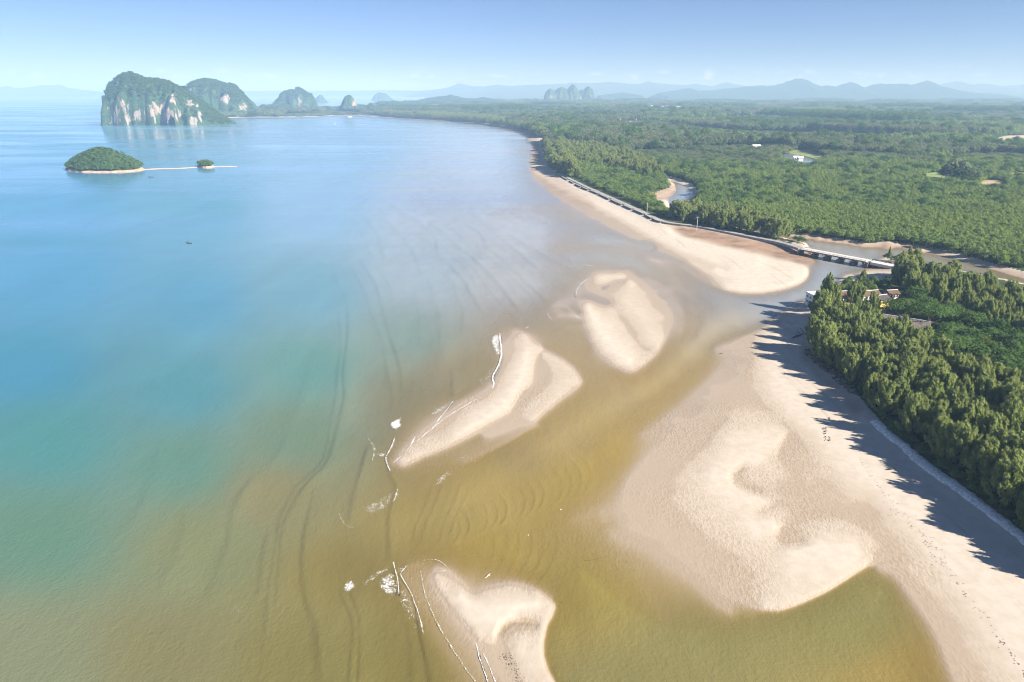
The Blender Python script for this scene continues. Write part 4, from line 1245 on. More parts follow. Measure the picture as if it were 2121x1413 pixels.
# more casuarinas: belts along the far curve of the beach and the wood inland of it
r_ = np.random.default_rng(21)
belts = [([(1126, 300), (1136, 305), (1150, 345), (1172, 366), (1160, 364), (1143, 350)], 9, .95), ([(1150, 308), (1163, 310), (1176, 345), (1190, 372), (1180, 371), (1163, 345)], 9, 1.1),
         ([(1165, 305), (1250, 312), (1330, 342), (1372, 364), (1345, 374), (1255, 352), (1195, 350)], 12, .85),
         ([(790, 241.5), (850, 246), (930, 250.5), (1000, 257.5), (1060, 267), (1098, 277), (1121, 290), (1150, 290), (1120, 272), (1060, 257), (1000, 249), (930, 244), (850, 240), (800, 237)], 20, 1.15),
         ([(1120, 272), (1200, 276), (1230, 290), (1210, 302), (1150, 292)], 17, 1.0)]
for poly, sp_, s in belts:
    x, y = scatter(poly, sp_, .6, int(sp_ * 7))
    for a, b_ in zip(x, y): rest.append((a, b_, s * r_.uniform(.75, 1.2), int(r_.integers(4))))
n = len(rest)
rest_sc = np.array([[q[2] * 1.6, q[2] * 1.6, q[2]] for q in rest])
far_boost = np.clip(np.array([q[1] for q in rest]) / 1500.0, 0, 1)[:, None] * np.array([[.9, .9, .15]]) + 1
instancer("casuarina_wood", "feathery casuarina woods lining the far curve of the beach", [(q[0], q[1], 1.9) for q in rest], rest_sc * far_boost, [r_.uniform(0, 6.28) for _ in rest], [q[3] for q in rest], src_cas)

# ------------------------------------------------------------------ fields, ponds and the forest of the plain
FIELDS = [
    ("field", "small yellow green field beside the ponds", [(1632, 318), (1650, 313), (1680, 314), (1692, 319), (1700, 325), (1714, 330), (1694, 333), (1668, 327), (1642, 323)], (.20, .24, .07)),
    ("field", "bright green field behind the row of tall trees", [(1905, 367), (1925, 362), (1965, 360), (1972, 372), (1935, 376)], (.20, .27, .08)),
    ("field", "reddish tan bare field right of the row of tall trees", [(2022, 383), (2050, 376), (2075, 379), (2088, 385), (2062, 391), (2030, 390)], (.36, .28, .16)),
    ("field", "wide pale tan field near the right edge of the plain", [(2028, 294), (2060, 290), (2080, 284), (2121, 282), (2230, 284), (2150, 297), (2075, 299)], (.42, .36, .27)),
    ("field", "narrow yellowish field at the right edge", [(2082, 363), (2121, 361), (2220, 371), (2121, 371), (2095, 368)], (.30, .29, .11)),
    ("field", "grey brown clearing among the plantations", [(1385, 288), (1420, 284), (1440, 289), (1425, 293), (1395, 293)], (.24, .21, .15)),
    ("field", "thin pale strip of cleared earth at the forest edge", [(1540, 311), (1585, 311), (1590, 314), (1545, 314)], (.40, .34, .28)),
]
avoid = []
for nm, lab, poly, colr in FIELDS:
    q = smooth_line(poly, 8.0, True)
    X, Y = G(q[:, 0], q[:, 1])
    mt = simple_mat("field_soil", colr, .95, .25, .03)
    n = len(X)
    vs_ = [(a, b_, 2.42) for a, b_ in zip(X, Y)] + [(a, b_, 1.0) for a, b_ in zip(X, Y)]
    o = mesh_obj(nm, vs_, [tuple(range(n))[::-1] if False else tuple(range(n))] + [(k, n + k, n + (k + 1) % n, (k + 1) % n) for k in range(n)], mt)
    tag(o, lab, kind='structure')
    avoid += [poly, [(a, b_ + 4) for a, b_ in poly], [(a, b_ + 9) for a, b_ in poly]]

pond_poly = [(1612, 326), (1636, 322), (1662, 327), (1690, 336), (1686, 341), (1652, 339), (1628, 333)]
q = smooth_line(pond_poly, 8.0, True); X, Y = G(q[:, 0], q[:, 1]); n = len(X)
m_pond = simple_mat("pond_water", (.20, .25, .30), .05, .1, .1, spec=.6)
tag(mesh_obj("pond", [(a, b_, 2.45) for a, b_ in zip(X, Y)] + [(a, b_, 1.0) for a, b_ in zip(X, Y)], [tuple(range(n))] + [(k, n + k, n + (k + 1) % n, (k + 1) % n) for k in range(n)], m_pond), "pale pond below the small yellow green field", kind='structure')
avoid += [pond_poly, [(a, b_ + 4) for a, b_ in pond_poly], [(a, b_ + 9) for a, b_ in pond_poly], [(1338, 405), (1356, 424), (1392, 450), (1436, 448), (1450, 402), (1440, 384), (1402, 371), (1365, 362), (1385, 390)]]
road_keep = [(1145, 350), (1205, 378), (1245, 396), (1290, 414), (1340, 438), (1380, 456), (1440, 463), (1500, 474), (1560, 486), (1645, 500), (1700, 515), (1640, 512), (1560, 500), (1500, 488), (1440, 477), (1370, 469), (1330, 450), (1280, 428), (1240, 409), (1200, 392), (1150, 366)]
for a, b_ in ((1334, 223.5), (1346, 223.8), (1363, 223.5), (1371, 225), (1382, 224.8), (1395, 225.5), (1404, 225.6), (1472, 227.6), (1495, 227), (1520, 227), (1271, 225.5), (1081, 217), (1284, 260.5), (1303, 260), (1317, 260),
              (1200, 258), (1335, 290), (1348, 289), (1405, 303), (1420, 303), (1400, 296), (1432, 293), (1538, 287), (1565, 311.5), (1767, 316), (1600, 262)):
    k_ = .55 if b_ < 240 else 1.0
    avoid.append([(a - 9, b_ - 1.5 * k_), (a + 9, b_ - 1.5 * k_), (a + 11, b_ + 6 * k_), (a - 11, b_ + 6 * k_)])
avoid.append(road_keep); avoid.append([p_ for p_ in belt_c])
for poly, sp_, s in belts[:3]: avoid.append(poly)

r_ = np.random.default_rng(77)
PX = []; PY = []
Yc_ = 395.0
while Yc_ < 7200:
    s_ = max(4.9, Yc_ * .0078)
    _, pyy = proj(0.0, Yc_)
    x_lo = float(x_at(430, Yc_, 0)); x_hi = float(x_at(2330, Yc_, 0))
    xs = np.arange(x_lo, x_hi, s_) + r_.uniform(0, s_)
    PX.append(xs + r_.normal(0, s_ * .28, xs.shape)); PY.append(np.full(xs.shape, Yc_) + r_.normal(0, s_ * .28, xs.shape))
    Yc_ += s_ * (.86 if Yc_ < 1500 else 1.05)
PX = np.concatenate(PX); PY = np.concatenate(PY)
fx_, fy_ = proj(PX, PY)
k = in_poly(fx_, fy_, land_north)
for av in avoid: k &= ~in_poly(fx_, fy_, av)
PX, PY, fx_, fy_ = PX[k], PY[k], fx_[k], fy_[k]
# patchwork of plantations farther inland: every plot has its own height and kind
wob = fbm(PX / 220.0, PY / 220.0, seed=91) * 190
cell_x = np.floor((PX * .86 + PY * .5 + wob) / 190.0); cell_y = np.floor((PY * .86 - PX * .5 + wob) / 330.0)
plot_h = _hash(cell_x, cell_y, cell_x * 0, 5); plot_k = _hash(cell_x, cell_y, cell_x * 0, 9)
clump = fbm(PX / 60.0, PY / 60.0, seed=33)
inland = np.clip((PY - 800 + 260 * (clump - .5)) / 500, 0, 1)
shrub = in_poly(fx_, fy_, [(1175, 372), (1250, 350), (1345, 374), (1385, 394), (1345, 408), (1352, 422), (1400, 440), (1440, 448), (1400, 462), (1300, 425), (1240, 398)])
base_s = np.maximum(4.9, PY * .0078) / 4.9
hgt_s = (.75 + .55 * clump + .25 * r_.random(len(PX)))
hgt_s = hgt_s * (1 - inland) + inland * (.6 + 2.5 * plot_h * (plot_h > .25) + .3 * r_.random(len(PX)))
hgt_s = np.where(shrub, hgt_s * .72, hgt_s)
wid_s = base_s * (.80 + .25 * r_.random(len(PX)) + .55 * r_.random(len(PX)) ** 5)
zs_ = hgt_s * (1 + .25 * (base_s - 1).clip(0, 2.5))
variant = r_.integers(0, 3, len(PX))
is_plant = (inland > .5) & (plot_k > .45)
is_broad = (inland > .5) & (plot_k < .16) | (r_.random(len(PX)) < .05 * (PY > 600))
variant = np.where(is_plant, 3 + r_.integers(0, 2, len(PX)), variant)
variant = np.where(is_broad, 5 + r_.integers(0, 3, len(PX)), variant)
wid_s = np.where(variant >= 5, wid_s * .85, wid_s); zs_ = np.where(variant >= 5, zs_ * .85, zs_)
# scattered bare plots let the ground show
bare = (inland > .9) & (plot_h > .25) & (plot_h < .32)
keep = ~bare
# the mangroves nearest the bridge are single trees, the rest one wood
order = np.argsort(np.where((fy_ > 380) & (fx_ > 1380) & (fx_ < 2160) & (variant < 3) & keep, PY, 1e9))
single = order[:300]
MANG_ZONE = lambda px, py: ("on the north bank opposite the grove" if px > 1920 else ("on the mud point upstream of the bridge" if px > 1780 else ("on the north bank beside the bridge" if px > 1640 else "at the river bend")))
near_bank = sorted(single, key=lambda i: fx_[i])
mang_src = {}
for i in single:
    v = int(variant[i]); zn = MANG_ZONE(fx_[i], fy_[i])
    bank = np.interp(fx_[i], [1610, 1690, 1790, 1905, 2030, 2121, 2300], [478, 491, 508, 516, 545, 571, 622])
    zn = ("at the water's edge " if bank - fy_[i] < 7 else ("second from the water " if bank - fy_[i] < 16 else "deep ")) + zn
    if fx_[i] > 2040: zn = zn.replace("opposite the grove", "at the right edge")
    t = tree("mangrove_tree", "low rounded green mangrove " + zn, "tree", MANG[v], PX[i], PY[i], 1.0, r_.uniform(0, 6.28), "mangroves " + zn, 1.7)
    t.scale = (wid_s[i], wid_s[i], zs_[i])
    mang_src.setdefault(v, [c for c in t.children if c.name.startswith("crown")][0])
keep[single] = False

PLANT = [(blob_crown(360 + k, 6.4, 5.0, 1.2, 380, .9, M_PLANT, 8), trunk_mesh(4.2, .14, 80 + k, 4, 1.2)) for k in range(2)]
# row of taller trees by the green field
plant_src = {}
spots = [(1958, 373, 1.9), (1966, 375, 2.5), (1974, 377, 3.4), (1983, 377, 2.2), (1992, 379, 2.6), (2001, 381, 1.9), (2010, 382, 2.3), (2018, 383, 1.7), (1949, 374, 1.6), (1997, 376, 2.1)]
for j, (a, b_, s) in enumerate(spots):
    p_ = P(a, b_)
    lab = ordinal(j) + " tree of the short tall row in front of the bright green field" if False else None
    t = tree("plantation_tree", "tall loose tree of the short row in front of the bright green field" if s < 3 else "tallest tree of the short row in front of the bright green field", "tree", PLANT[j % 2], p_.x, p_.y, s, j, "row of tall trees by the green field" if s < 3 else None, 2.0)
    t.scale = (s * 1.15, s * 1.15, s * 1.25)
    plant_src.setdefault(j % 2, [c for c in t.children if c.name.startswith("crown")][0])

# ------------------------------------------------------------------ garden of the resort: broadleaf and umbrella trees
broad_src = {}
garden = [(1860, 622), (1920, 646), (1990, 676), (2060, 710), (2121, 738), (2300, 805), (2300, 888), (2121, 845), (2060, 838), (2010, 812), (1950, 775), (1900, 742), (1885, 705)]
umbrella = [(1866, 640, 1.0, "flat-topped umbrella tree beside the yellow house"), (1927, 655, 1.15, "widest flat-topped umbrella tree in the shaded garden"), (1962, 715, 1.0, "flat-topped umbrella tree behind the middle of the grove"),
            (2070, 770, .8, "flat-topped umbrella tree right of the blue canopy")]
taken = []
for j, (a, b_, s, lab) in enumerate(umbrella):
    x, y = G(a, b_, 9.0)
    taken.append((float(x), float(y), 8 * s))
    tree("umbrella_tree", lab, "tree", RAIN[j % 2], float(x), float(y), s * .9, j * 1.3, None, 1.9)
gx_, gy_ = scatter(garden, 8.0, .6, 15, clear)
j = 0
for x, y in zip(gx_, gy_):
    if any(math.hypot(x - a, y - b_) < r2 for a, b_, r2 in taken): continue
    v = j % 3
    gp, _q = proj(x, y); sb_ = rr.uniform(.65, 1.05)
    gl_ = ("small " if sb_ < .8 else "large ") + "dark broadleaf tree in the garden " + ("round the yellow house" if gp < 1900 else "behind the long hall" if gp < 1960 else "near the widest umbrella tree" if gp < 2020 else "behind the blue canopy" if gp < 2080 else "at the right edge")
    t = tree("broadleaf_tree", gl_, "tree", BROAD[v], x, y, sb_, rr.uniform(0, 6), "trees: " + gl_, 1.9)
    broad_src.setdefault(v, [c for c in t.children if c.name.startswith("crown")][0]); j += 1
M_YEL = leaf_material("yellow_leaves", [(.13, .15, .03), (.16, .17, .03), (.20, .19, .04)], .35, .5)
YEL = blob_crown(390, 7.0, 6.5, 2.0, 700, .7, M_YEL, 9)
x, y = G(2041, 722, 6.0)
tree("broadleaf_tree", "round yellowish tree at the garden's edge behind the grove", "tree", (YEL, BROAD[0][1]), float(x), float(y), 1.0, 0, None, 1.9)
x, y = G(2015, 730, 5.0)
tree("broadleaf_tree", "small bright green tree left of the yellowish one", "tree", (blob_crown(391, 6.0, 6.0, 1.5, 600, .6, M_MANG, 9), BROAD[1][1]), float(x), float(y), .9, 0, None, 1.9)
# single trees round the point and the bridge head
singles = [(1706, 652, 1.22, 1.0, "tallest casuarina on the point rising over the white house"), (1693, 668, .85, 1.0, "casuarina on the sand corner right below the white house"),
           (1722, 655, .95, 1.1, "casuarina just behind the tall one on the point"), (1858, 592, 1.15, .9, "slim sunlit casuarina where the road enters the wood"),
           (1838, 547, .60, .55, "thin dark conifer beside the bridge's near end"), (1784, 592, .55, 1.3, "small lone tree on the mud beside the resort"),
           (1878, 558, .75, 1.0, "casuarina at the road just past the bridge"), (1893, 562, .8, 1.1, "second casuarina at the road past the bridge"),
           (1760, 640, .85, 1.1, "casuarina in front of the brown bungalows"), (1775, 655, .9, 1.1, "casuarina in front of the yellow house"), (1800, 668, .85, 1.2, "casuarina below the long brown roof")]
for j, (a, b_, s, w_, lab) in enumerate(singles):
    p_ = P(a, b_)
    tree("casuarina_tree", lab, "tree", CAS[j % 4], p_.x, p_.y, s, j * 2.1, None, 1.9 if j != 5 else .8, (0, 0), w_)

srcs = [mang_src[0], mang_src[1], mang_src[2], plant_src[0], plant_src[1], broad_src[0], broad_src[1], broad_src[2]]
k = keep
instancer("forest", "green mangrove and plantation forest covering the coastal plain", np.stack([PX, PY, np.full(len(PX), 1.7)], 1)[k], np.stack([wid_s, wid_s, zs_], 1)[k], r_.uniform(0, 6.28, len(PX))[k], variant[k], srcs)

def island_canopy(o, surf, n, s0, s1, seed):
    X2, Y2, Z, cl, v = surf
    r2 = np.random.default_rng(seed)
    ok = np.argwhere((Z > 4) & (v < .97) & (cl < .34) & ((v < .82) | (Z < 35)))
    pick = ok[r2.integers(0, len(ok), n)]
    p_ = np.stack([X2[pick[:, 0], pick[:, 1]], Y2[pick[:, 0], pick[:, 1]], Z[pick[:, 0], pick[:, 1]] - 3.5], 1) + r2.normal(0, 1.2, (n, 3)) * [1, 1, .3]
    sc = r2.uniform(s0, s1, n)
    c = instancer("canopy", None, p_ - np.array(o.location), np.stack([sc, sc, sc * .9], 1), r2.uniform(0, 6.28, n), r2.integers(0, 3, n), [broad_src[0], broad_src[1], broad_src[2]])
    c.parent = o; c['kind'] = 'stuff'
island_canopy(isl1, surf1, 2600, .55, 1.0, 1)
island_canopy(isl2, surf2, 2200, .7, 1.2, 2)
island_canopy(isl3, surf3, 700, .8, 1.3, 3)

# shrubs and low growth on the sandy edges
gr = []
for poly, sp_ in (([(1690, 640), (1684, 700), (1680, 738), (1712, 770), (1764, 815), (1830, 888), (1880, 937), (1940, 983), (2010, 1034), (2068, 1079), (2160, 1150), (2240, 1190), (2150, 1110), (2060, 1050), (1990, 1000), (1900, 925), (1850, 880), (1790, 800), (1730, 745), (1700, 700)], 2.6),
                  ([(1640, 497), (1665, 503), (1668, 509), (1645, 506)], 2.5), ([(1826, 538), (1850, 543), (1900, 548), (1890, 556), (1845, 548)], 2.6),
                  ([(1735, 600), (1765, 590), (1812, 592), (1838, 596), (1850, 604), (1800, 612), (1750, 612)], 3.2)):
    x, y = scatter(poly, sp_, .8, int(sp_ * 31))
    gr += [(a, b_, 1.75) for a, b_ in zip(x, y)]
gr = np.array(gr)
gs = r_.uniform(.22, .5, len(gr))
instancer("undergrowth", "dark low bushes under the trees along the sand's edge", gr, np.stack([gs, gs, gs * r_.uniform(.6, 1.3, len(gr))], 1), r_.uniform(0, 6.28, len(gr)), r_.integers(0, 3, len(gr)), [mang_src[0], broad_src[1], mang_src[2]])

# ------------------------------------------------------------------ little wooded islet and its sand spit
def islet(name, label, pts, hgt, seed, n_trees, size):
    """pts: shore outline in photo pixels"""
    q = smooth_line(pts, 5.0, True); X, Y = G(q[:, 0], q[:, 1]); cx_, cy_ = X.mean(), Y.mean()
    root = empty(name, (cx_, cy_, 0))
    n = len(X); rings = []
    prof = [(1.05, -1.5), (1.0, -.1), (.97, 1.4), (.90, 1.9), (.84, hgt * .10 + 1.5), (.68, hgt * .42), (.48, hgt * .70), (.25, hgt * .92), (.02, hgt)]
    rg = random.Random(seed); vs_ = []
    for s_, z in prof:
        for a, b_ in zip(X, Y):
            w_ = 1 + .035 * (rg.random() - .5)
            vs_.append(((a - cx_) * s_ * w_, (b_ - cy_) * s_ * w_, z * (1 + .12 * (rg.random() - .5))))
    fs = [(i * n + k_, i * n + (k_ + 1) % n, (i + 1) * n + (k_ + 1) % n, (i + 1) * n + k_) for i in range(len(prof) - 1) for k_ in range(n)]
    m_shore = simple_mat("orange_rock", (.46, .31, .22), .9, .35, .25, .6)
    k4 = n * 3
    mesh_obj("rocky_shore", vs_, fs[:k4], m_shore, root, True)
    mesh_obj("hill", vs_, fs[k4:], M_LAND, root, True)
    # canopy: joined leaf clumps
    r2 = np.random.default_rng(seed); C = []; N = []
    Xn, Yn = (X - cx_), (Y - cy_)
    for t in range(n_trees):
        k_ = r2.integers(n); s_ = math.sqrt(r2.random()) * .93
        z = np.interp(s_, [p[0] for p in prof[::-1]], [p[1] for p in prof[::-1]])
        c0 = np.array([Xn[k_] * s_, Yn[k_] * s_, z + size * .55])
        u = r2.normal(0, 1, (46, 3)); u[:, 2] = np.abs(u[:, 2]) - .2; u /= np.linalg.norm(u, axis=1)[:, None]
        sz = size * r2.uniform(.65, 1.25)
        C.append(c0 + u * sz * np.array([.62, .62, .75])); N.append(u + [0, 0, .3])
    C = np.concatenate(C); N = np.concatenate(N)
    o = link_mesh("canopy", leaf_mesh("canopy", C, N, size * .42, size * .32, M_BROAD, .45, seed), root)
    o['kind'] = 'stuff'
    return tag(root, label, "island")
islet("wooded_islet", "rounded bushy islet with an orange rocky rim in the bay",
      [(134, 350), (150, 346), (190, 343), (240, 343), (275, 345), (300, 350), (290, 354), (250, 357), (200, 357.5), (160, 356.5), (140, 354)], 21, 5, 620, 6.0)
islet("tiny_islet", "tiny bushy islet on the end of the thin sand spit",
      [(411, 343), (425, 341.5), (438, 343), (443, 345.5), (432, 347.5), (415, 347), (409, 345)], 4.0, 9, 40, 4.2)
def sandbar(name, label, pts, width, z, mat):
    q = smooth_line(pts, 6.0); X, Y = G(q[:, 0], q[:, 1]); t = np.stack([np.gradient(X), np.gradient(Y)], 1); t /= np.linalg.norm(t, axis=1)[:, None]
    nn = np.stack([-t[:, 1], t[:, 0]], 1); n = len(X); rg = random.Random(4)
    vs_ = []; cols = [(-1, -.3), (-.5, z * .8), (0, z), (.5, z * .7), (1, -.3)]
    for i in range(n):
        w_ = width * (.7 + .6 * rg.random()) * min(1, (n - i) / 8 + .15)
        for s_, zz in cols: vs_.append((X[i] + nn[i, 0] * s_ * w_, Y[i] + nn[i, 1] * s_ * w_, zz * (.8 + .4 * rg.random())))
    fs = [(i * 5 + k_, i * 5 + k_ + 1, (i + 1) * 5 + k_ + 1, (i + 1) * 5 + k_) for i in range(n - 1) for k_ in range(4)]
    return tag(mesh_obj(name, vs_, fs, mat, None, True), label, kind='structure')
M_SPIT = simple_mat("spit_sand", (.52, .40, .31), .9, .2, .2)
sandbar("sand_spit", "thin pinkish sand spit joining the islet to the tiny one", [(292, 352), (330, 349.5), (370, 349), (412, 346)], 6.5, .55, M_SPIT)
sandbar("sand_spit", "thin sand spit trailing right of the tiny islet", [(438, 346), (460, 345), (492, 345)], 5.0, .5, M_SPIT)

# ------------------------------------------------------------------ bridge
M_CONC = simple_mat("pale_concrete", (.56, .53, .49), .85, .12, .4)
M_DARKCONC = simple_mat("stained_concrete", (.16, .155, .15), .9, .3, .5)
M_GREYCONC = simple_mat("grey_concrete", (.34, .33, .31), .9, .2, .5)
M_WHITE = simple_mat("white_paint", (.80, .79, .76), .6, .05, .5)
M_ROOF = simple_mat("brown_roof", (.12, .075, .055), .85, .25, 1.5)
M_GLASS = simple_mat("dark_glass", (.03, .04, .05), .12, .1, 1.0, spec=.6)
M_ROCK = simple_mat("dark_rock", (.15, .125, .105), .95, .4, .8, .2)
M_WOOD = simple_mat("weathered_wood", (.13, .10, .08), .95, .3, 2.0)
A = P(1664, 514.5, 3.9); B_ = P(1800, 540.0, 3.9)
bd = (B_ - A).normalized(); bn = Vector((-bd.y, bd.x, 0))
bl = (B_ - A).length
br = empty("bridge", (A + B_) / 2 - Vector((0, 0, 3.9)), math.atan2(bd.y, bd.x))
tag(br, "pale concrete road bridge on dark piers across the river mouth", "bridge")
nsp = 5
for k in range(nsp):
    x0 = -bl / 2 + bl * k / nsp + .05; x1 = -bl / 2 + bl * (k + 1) / nsp - .05
    m = MB(); m.box(((x0 + x1) / 2, 0, 3.75), (x1 - x0, 7.4, .32))
    o = m.build("deck_slab", M_CONC, br)
    m = MB()
    for yy in (-2.6, -.9, .9, 2.6): m.box(((x0 + x1) / 2, yy, 3.22), (x1 - x0 - .1, .45, .72))
    m.build("girders", M_DARKCONC, br)
for sd in (-1, 1):
    m = MB(); m.box((0, sd * 3.55, 4.30), (bl, .16, .14)); m.box((0, sd * 3.55, 4.62), (bl, .12, .10))
    for k in range(int(bl / 2.5) + 1): m.box((-bl / 2 + .1 + k * 2.5, sd * 3.55, 4.27), (.18, .18, .72))
    m.build("railing", M_CONC, br)
for k in range(nsp + 1):
    xk = -bl / 2 + bl * k / nsp
    m = MB(); m.box((xk, 0, 2.62), (.9, 6.6, .42))
    if 0 < k < nsp:
        pr = m.build("pier", M_DARKCONC, br)
        m2 = MB(); m2.box((xk, 0, .85), (3.0, 6.2, 1.3)); m2.build("pile_cap", M_DARKCONC, pr)
        for yy in (-2.0, 2.0):
            m2 = MB(); m2.tube([(xk, yy, 1.5), (xk, yy, 2.42)], [.45, .45], 10); m2.build("column", M_GREYCONC, pr)
        m2 = MB()
        for xx in (-1, 1):
            for yy in (-2.4, 0, 2.4): m2.tube([(xk + xx, yy, -2), (xk + xx, yy, .2)], [.28, .28], 7)
        m2.build("piles", M_GREYCONC, pr)
    else:
        m.box((xk + (-.9 if k == 0 else .9), 0, 1.6), (1.2, 8.0, 3.6)); m.build("abutment", M_DARKCONC, br)

def ribbon(name, label, pts3, width, thick, mat, kind='structure', crown=0.0, parent=None):
    p = smooth_line([(v.x, v.y, v.z) for v in pts3], 3.0) if False else None
    q = np.array([(v.x, v.y, v.z) for v in pts3], float)
    # resample with Catmull-Rom in ground metres
    xy = smooth_line(q[:, :2], 4.0)
    L0 = np.concatenate([[0], np.cumsum(np.hypot(*np.diff(q[:, :2], axis=0).T))]); L1 = np.concatenate([[0], np.cumsum(np.hypot(*np.diff(xy, axis=0).T))])
    z = np.interp(L1 / L1[-1], L0 / L0[-1], q[:, 2])
    t = np.gradient(xy, axis=0); t /= np.linalg.norm(t, axis=1)[:, None] + 1e-9
    nn = np.stack([-t[:, 1], t[:, 0]], 1); n = len(xy); vs_ = []
    for i in range(n):
        for s_, dz in ((-.5, -thick), (-.5, 0), (.5, 0), (.5, -thick)):
            vs_.append((xy[i, 0] + nn[i, 0] * s_ * width, xy[i, 1] + nn[i, 1] * s_ * width, z[i] + dz))
    fs = [(i * 4 + k_, i * 4 + k_ + 1, (i + 1) * 4 + k_ + 1, (i + 1) * 4 + k_) for i in range(n - 1) for k_ in range(3)]
    fs += [(0, 1, 2, 3), tuple((n - 1) * 4 + k_ for k_ in (3, 2, 1, 0))]
    o = mesh_obj(name, vs_, fs, mat, parent)
    return tag(o, label, kind=kind) if label else o

M_ROAD = simple_mat("road_surface", (.30, .29, .275), .9, .15, .3)
A0 = A - bd * 1.7; B0 = B_ + bd * 1.7
road_w = [P(1136, 300, 2.5), P(1146, 330, 2.5), P(1158, 356, 2.6), P(1203, 381, 2.6), P(1243, 399, 2.6), P(1287, 418.5, 2.6), P(1337, 441, 2.7), P(1378, 459, 2.7), P(1442, 467.5, 2.7), P(1502, 478.5, 2.8), P(1562, 490.5, 2.9), P(1620, 502, 3.3)]
ribbon("road", "grey coast road behind the sea wall leading to the bridge", road_w + [A0], 4.2, 1.6, M_ROAD)
ribbon("road", "pale road leaving the bridge into the casuarina wood", [B0, P(1838, 547.5, 3.4), P(1868, 553.5, 2.9), P(1895, 559, 2.7), P(1925, 567, 2.6)], 6.0, 1.6, M_CONC)

# ------------------------------------------------------------------ sea wall in segments, with openings for steps
wall_pts = smooth_line([(1153, 364.5), (1199, 389.5), (1239, 406.5), (1279, 425.5), (1329, 447.5), (1371, 466.5), (1440, 475), (1500, 486), (1560, 498), (1640, 510)], 2.0)
WX, WY = G(wall_pts[:, 0], wall_pts[:, 1])
breaks = [1153, 1177, 1190, 1204, 1221, 1240, 1264, 1289, 1311, 1334, 1352, 1371, 1420, 1470, 1520, 1575, 1640]
sw = empty("sea_wall", (float(WX[0]), float(WY[0]), 0))
tag(sw, "long dark sea wall with pale gaps for steps along the beach road", "wall")
M_WALL = simple_mat("sea_wall_stone", (.11, .105, .10), .9, .35, .6)
for a, b_ in zip(breaks[:-1], breaks[1:]):
    gap = 1.6 if a < 1371 else .3
    m_ = (wall_pts[:, 0] >= a + gap * .5) & (wall_pts[:, 0] <= b_ - gap * .5)
    if m_.sum() < 2: continue
    X, Y = WX[m_], WY[m_]
    wd = 1.5; ht = 2.75 if a < 1371 else 2.3
    m = MB()
    for i in range(len(X) - 1):
        pass
    t = np.stack([np.gradient(X), np.gradient(Y)], 1); t /= np.linalg.norm(t, axis=1)[:, None]
    nn = np.stack([-t[:, 1], t[:, 0]], 1)
    if nn[0, 0] > 0: nn = -nn          # towards the sea
    vs_ = []
    for i in range(len(X)):
        for s_, z in ((1.9, -.4), (1.1, ht - .5), (.75, ht), (-.75, ht), (-.75, -.4)):
            vs_.append((X[i] + nn[i, 0] * s_ - WX[0], Y[i] + nn[i, 1] * s_ - WY[0], z))
    fs = [(i * 5 + k_, i * 5 + k_ + 1, (i + 1) * 5 + k_ + 1, (i + 1) * 5 + k_) for i in range(len(X) - 1) for k_ in range(4)]
    fs += [(0, 1, 2, 3, 4), tuple((len(X) - 1) * 5 + k_ for k_ in (4, 3, 2, 1, 0))]
    seg = mesh_obj("wall_segment", vs_, fs, M_WALL, sw)
    vs_ = []
    for i in range(len(X)):
        for s_, z in ((.85, ht + .003), (.85, ht + .22), (-.85, ht + .22), (-.85, ht + .003)):
            vs_.append((X[i] + nn[i, 0] * s_ - WX[0], Y[i] + nn[i, 1] * s_ - WY[0], z))
    fs = [(i * 4 + k_, i * 4 + (k_ + 1) % 4, (i + 1) * 4 + (k_ + 1) % 4, (i + 1) * 4 + k_) for i in range(len(X) - 1) for k_ in range(4)]
    mesh_obj("coping", vs_, fs, M_GREYCONC if a < 1371 else M_WALL, seg)

# ------------------------------------------------------------------ posts, masts
M_STEEL = simple_mat("galvanised_steel", (.55, .56, .57), .5, .1, 2.0, metallic=.4)
def pole(px, py, h, label):
    p_ = P(px, py, 2.3)
    e = empty("utility_pole", p_); tag(e, label, "pole")
    MB().tube([(0, 0, -1), (0, 0, h)], [.22, .14], 8).build("shaft", M_CONC, e)
    MB().box((0, 0, h - .6), (2.2, .14, .14)).build("crossarm", M_STEEL, e)
    m = MB()
    for x in (-.9, 0, .9): m.tube([(x, 0, h - .5), (x, 0, h - .2)], [.08, .05], 6)
    m.build("insulators", M_WHITE, e)
pole(1443, 475, 9.5, "tall pale utility pole by the road in front of the trees")
pole(1340, 438, 7.5, "short utility pole beside the sea wall road")
pole(1290, 411, 7.5, "utility pole farther back along the sea wall road")

M_RED = simple_mat("red_paint", (.55, .08, .05), .6, .1, 1.0)
def mast(px, py, top, label):
    x, y = G(px, py, 2.0); x, y = float(x), float(y)
    h = float(z_at(top, y)) - 2
    e = empty("radio_mast", (x, y, 2)); tag(e, label, "mast")
    for k in range(6):
        z0, z1 = h * k / 6, h * (k + 1) / 6
        w0, w1 = 3.2 - 2.2 * k / 6, 3.2 - 2.2 * (k + 1) / 6
        m = MB()
        c0 = [(w0 / 2 * sx, w0 / 2 * sy, z0) for sx, sy in ((-1, -1), (1, -1), (1, 1), (-1, 1))]
        c1 = [(w1 / 2 * sx, w1 / 2 * sy, z1 - .02) for sx, sy in ((-1, -1), (1, -1), (1, 1), (-1, 1))]
        for i in range(4):
            m.bar(c0[i], c1[i], .34); m.bar(c0[i], c1[(i + 1) % 4], .22); m.bar(c1[i], c1[(i + 1) % 4], .22)
        m.build("lattice_section", M_RED if k % 2 else M_WHITE, e)
    MB().tube([(0, 0, h), (0, 0, h + 3)], [.15, .08], 6).build("antenna", M_STEEL, e)
mast(1284, 260.5, 243, "left of two red and white radio masts on the plain")
mast(1317, 259.5, 243, "right of two red and white radio masts on the plain")

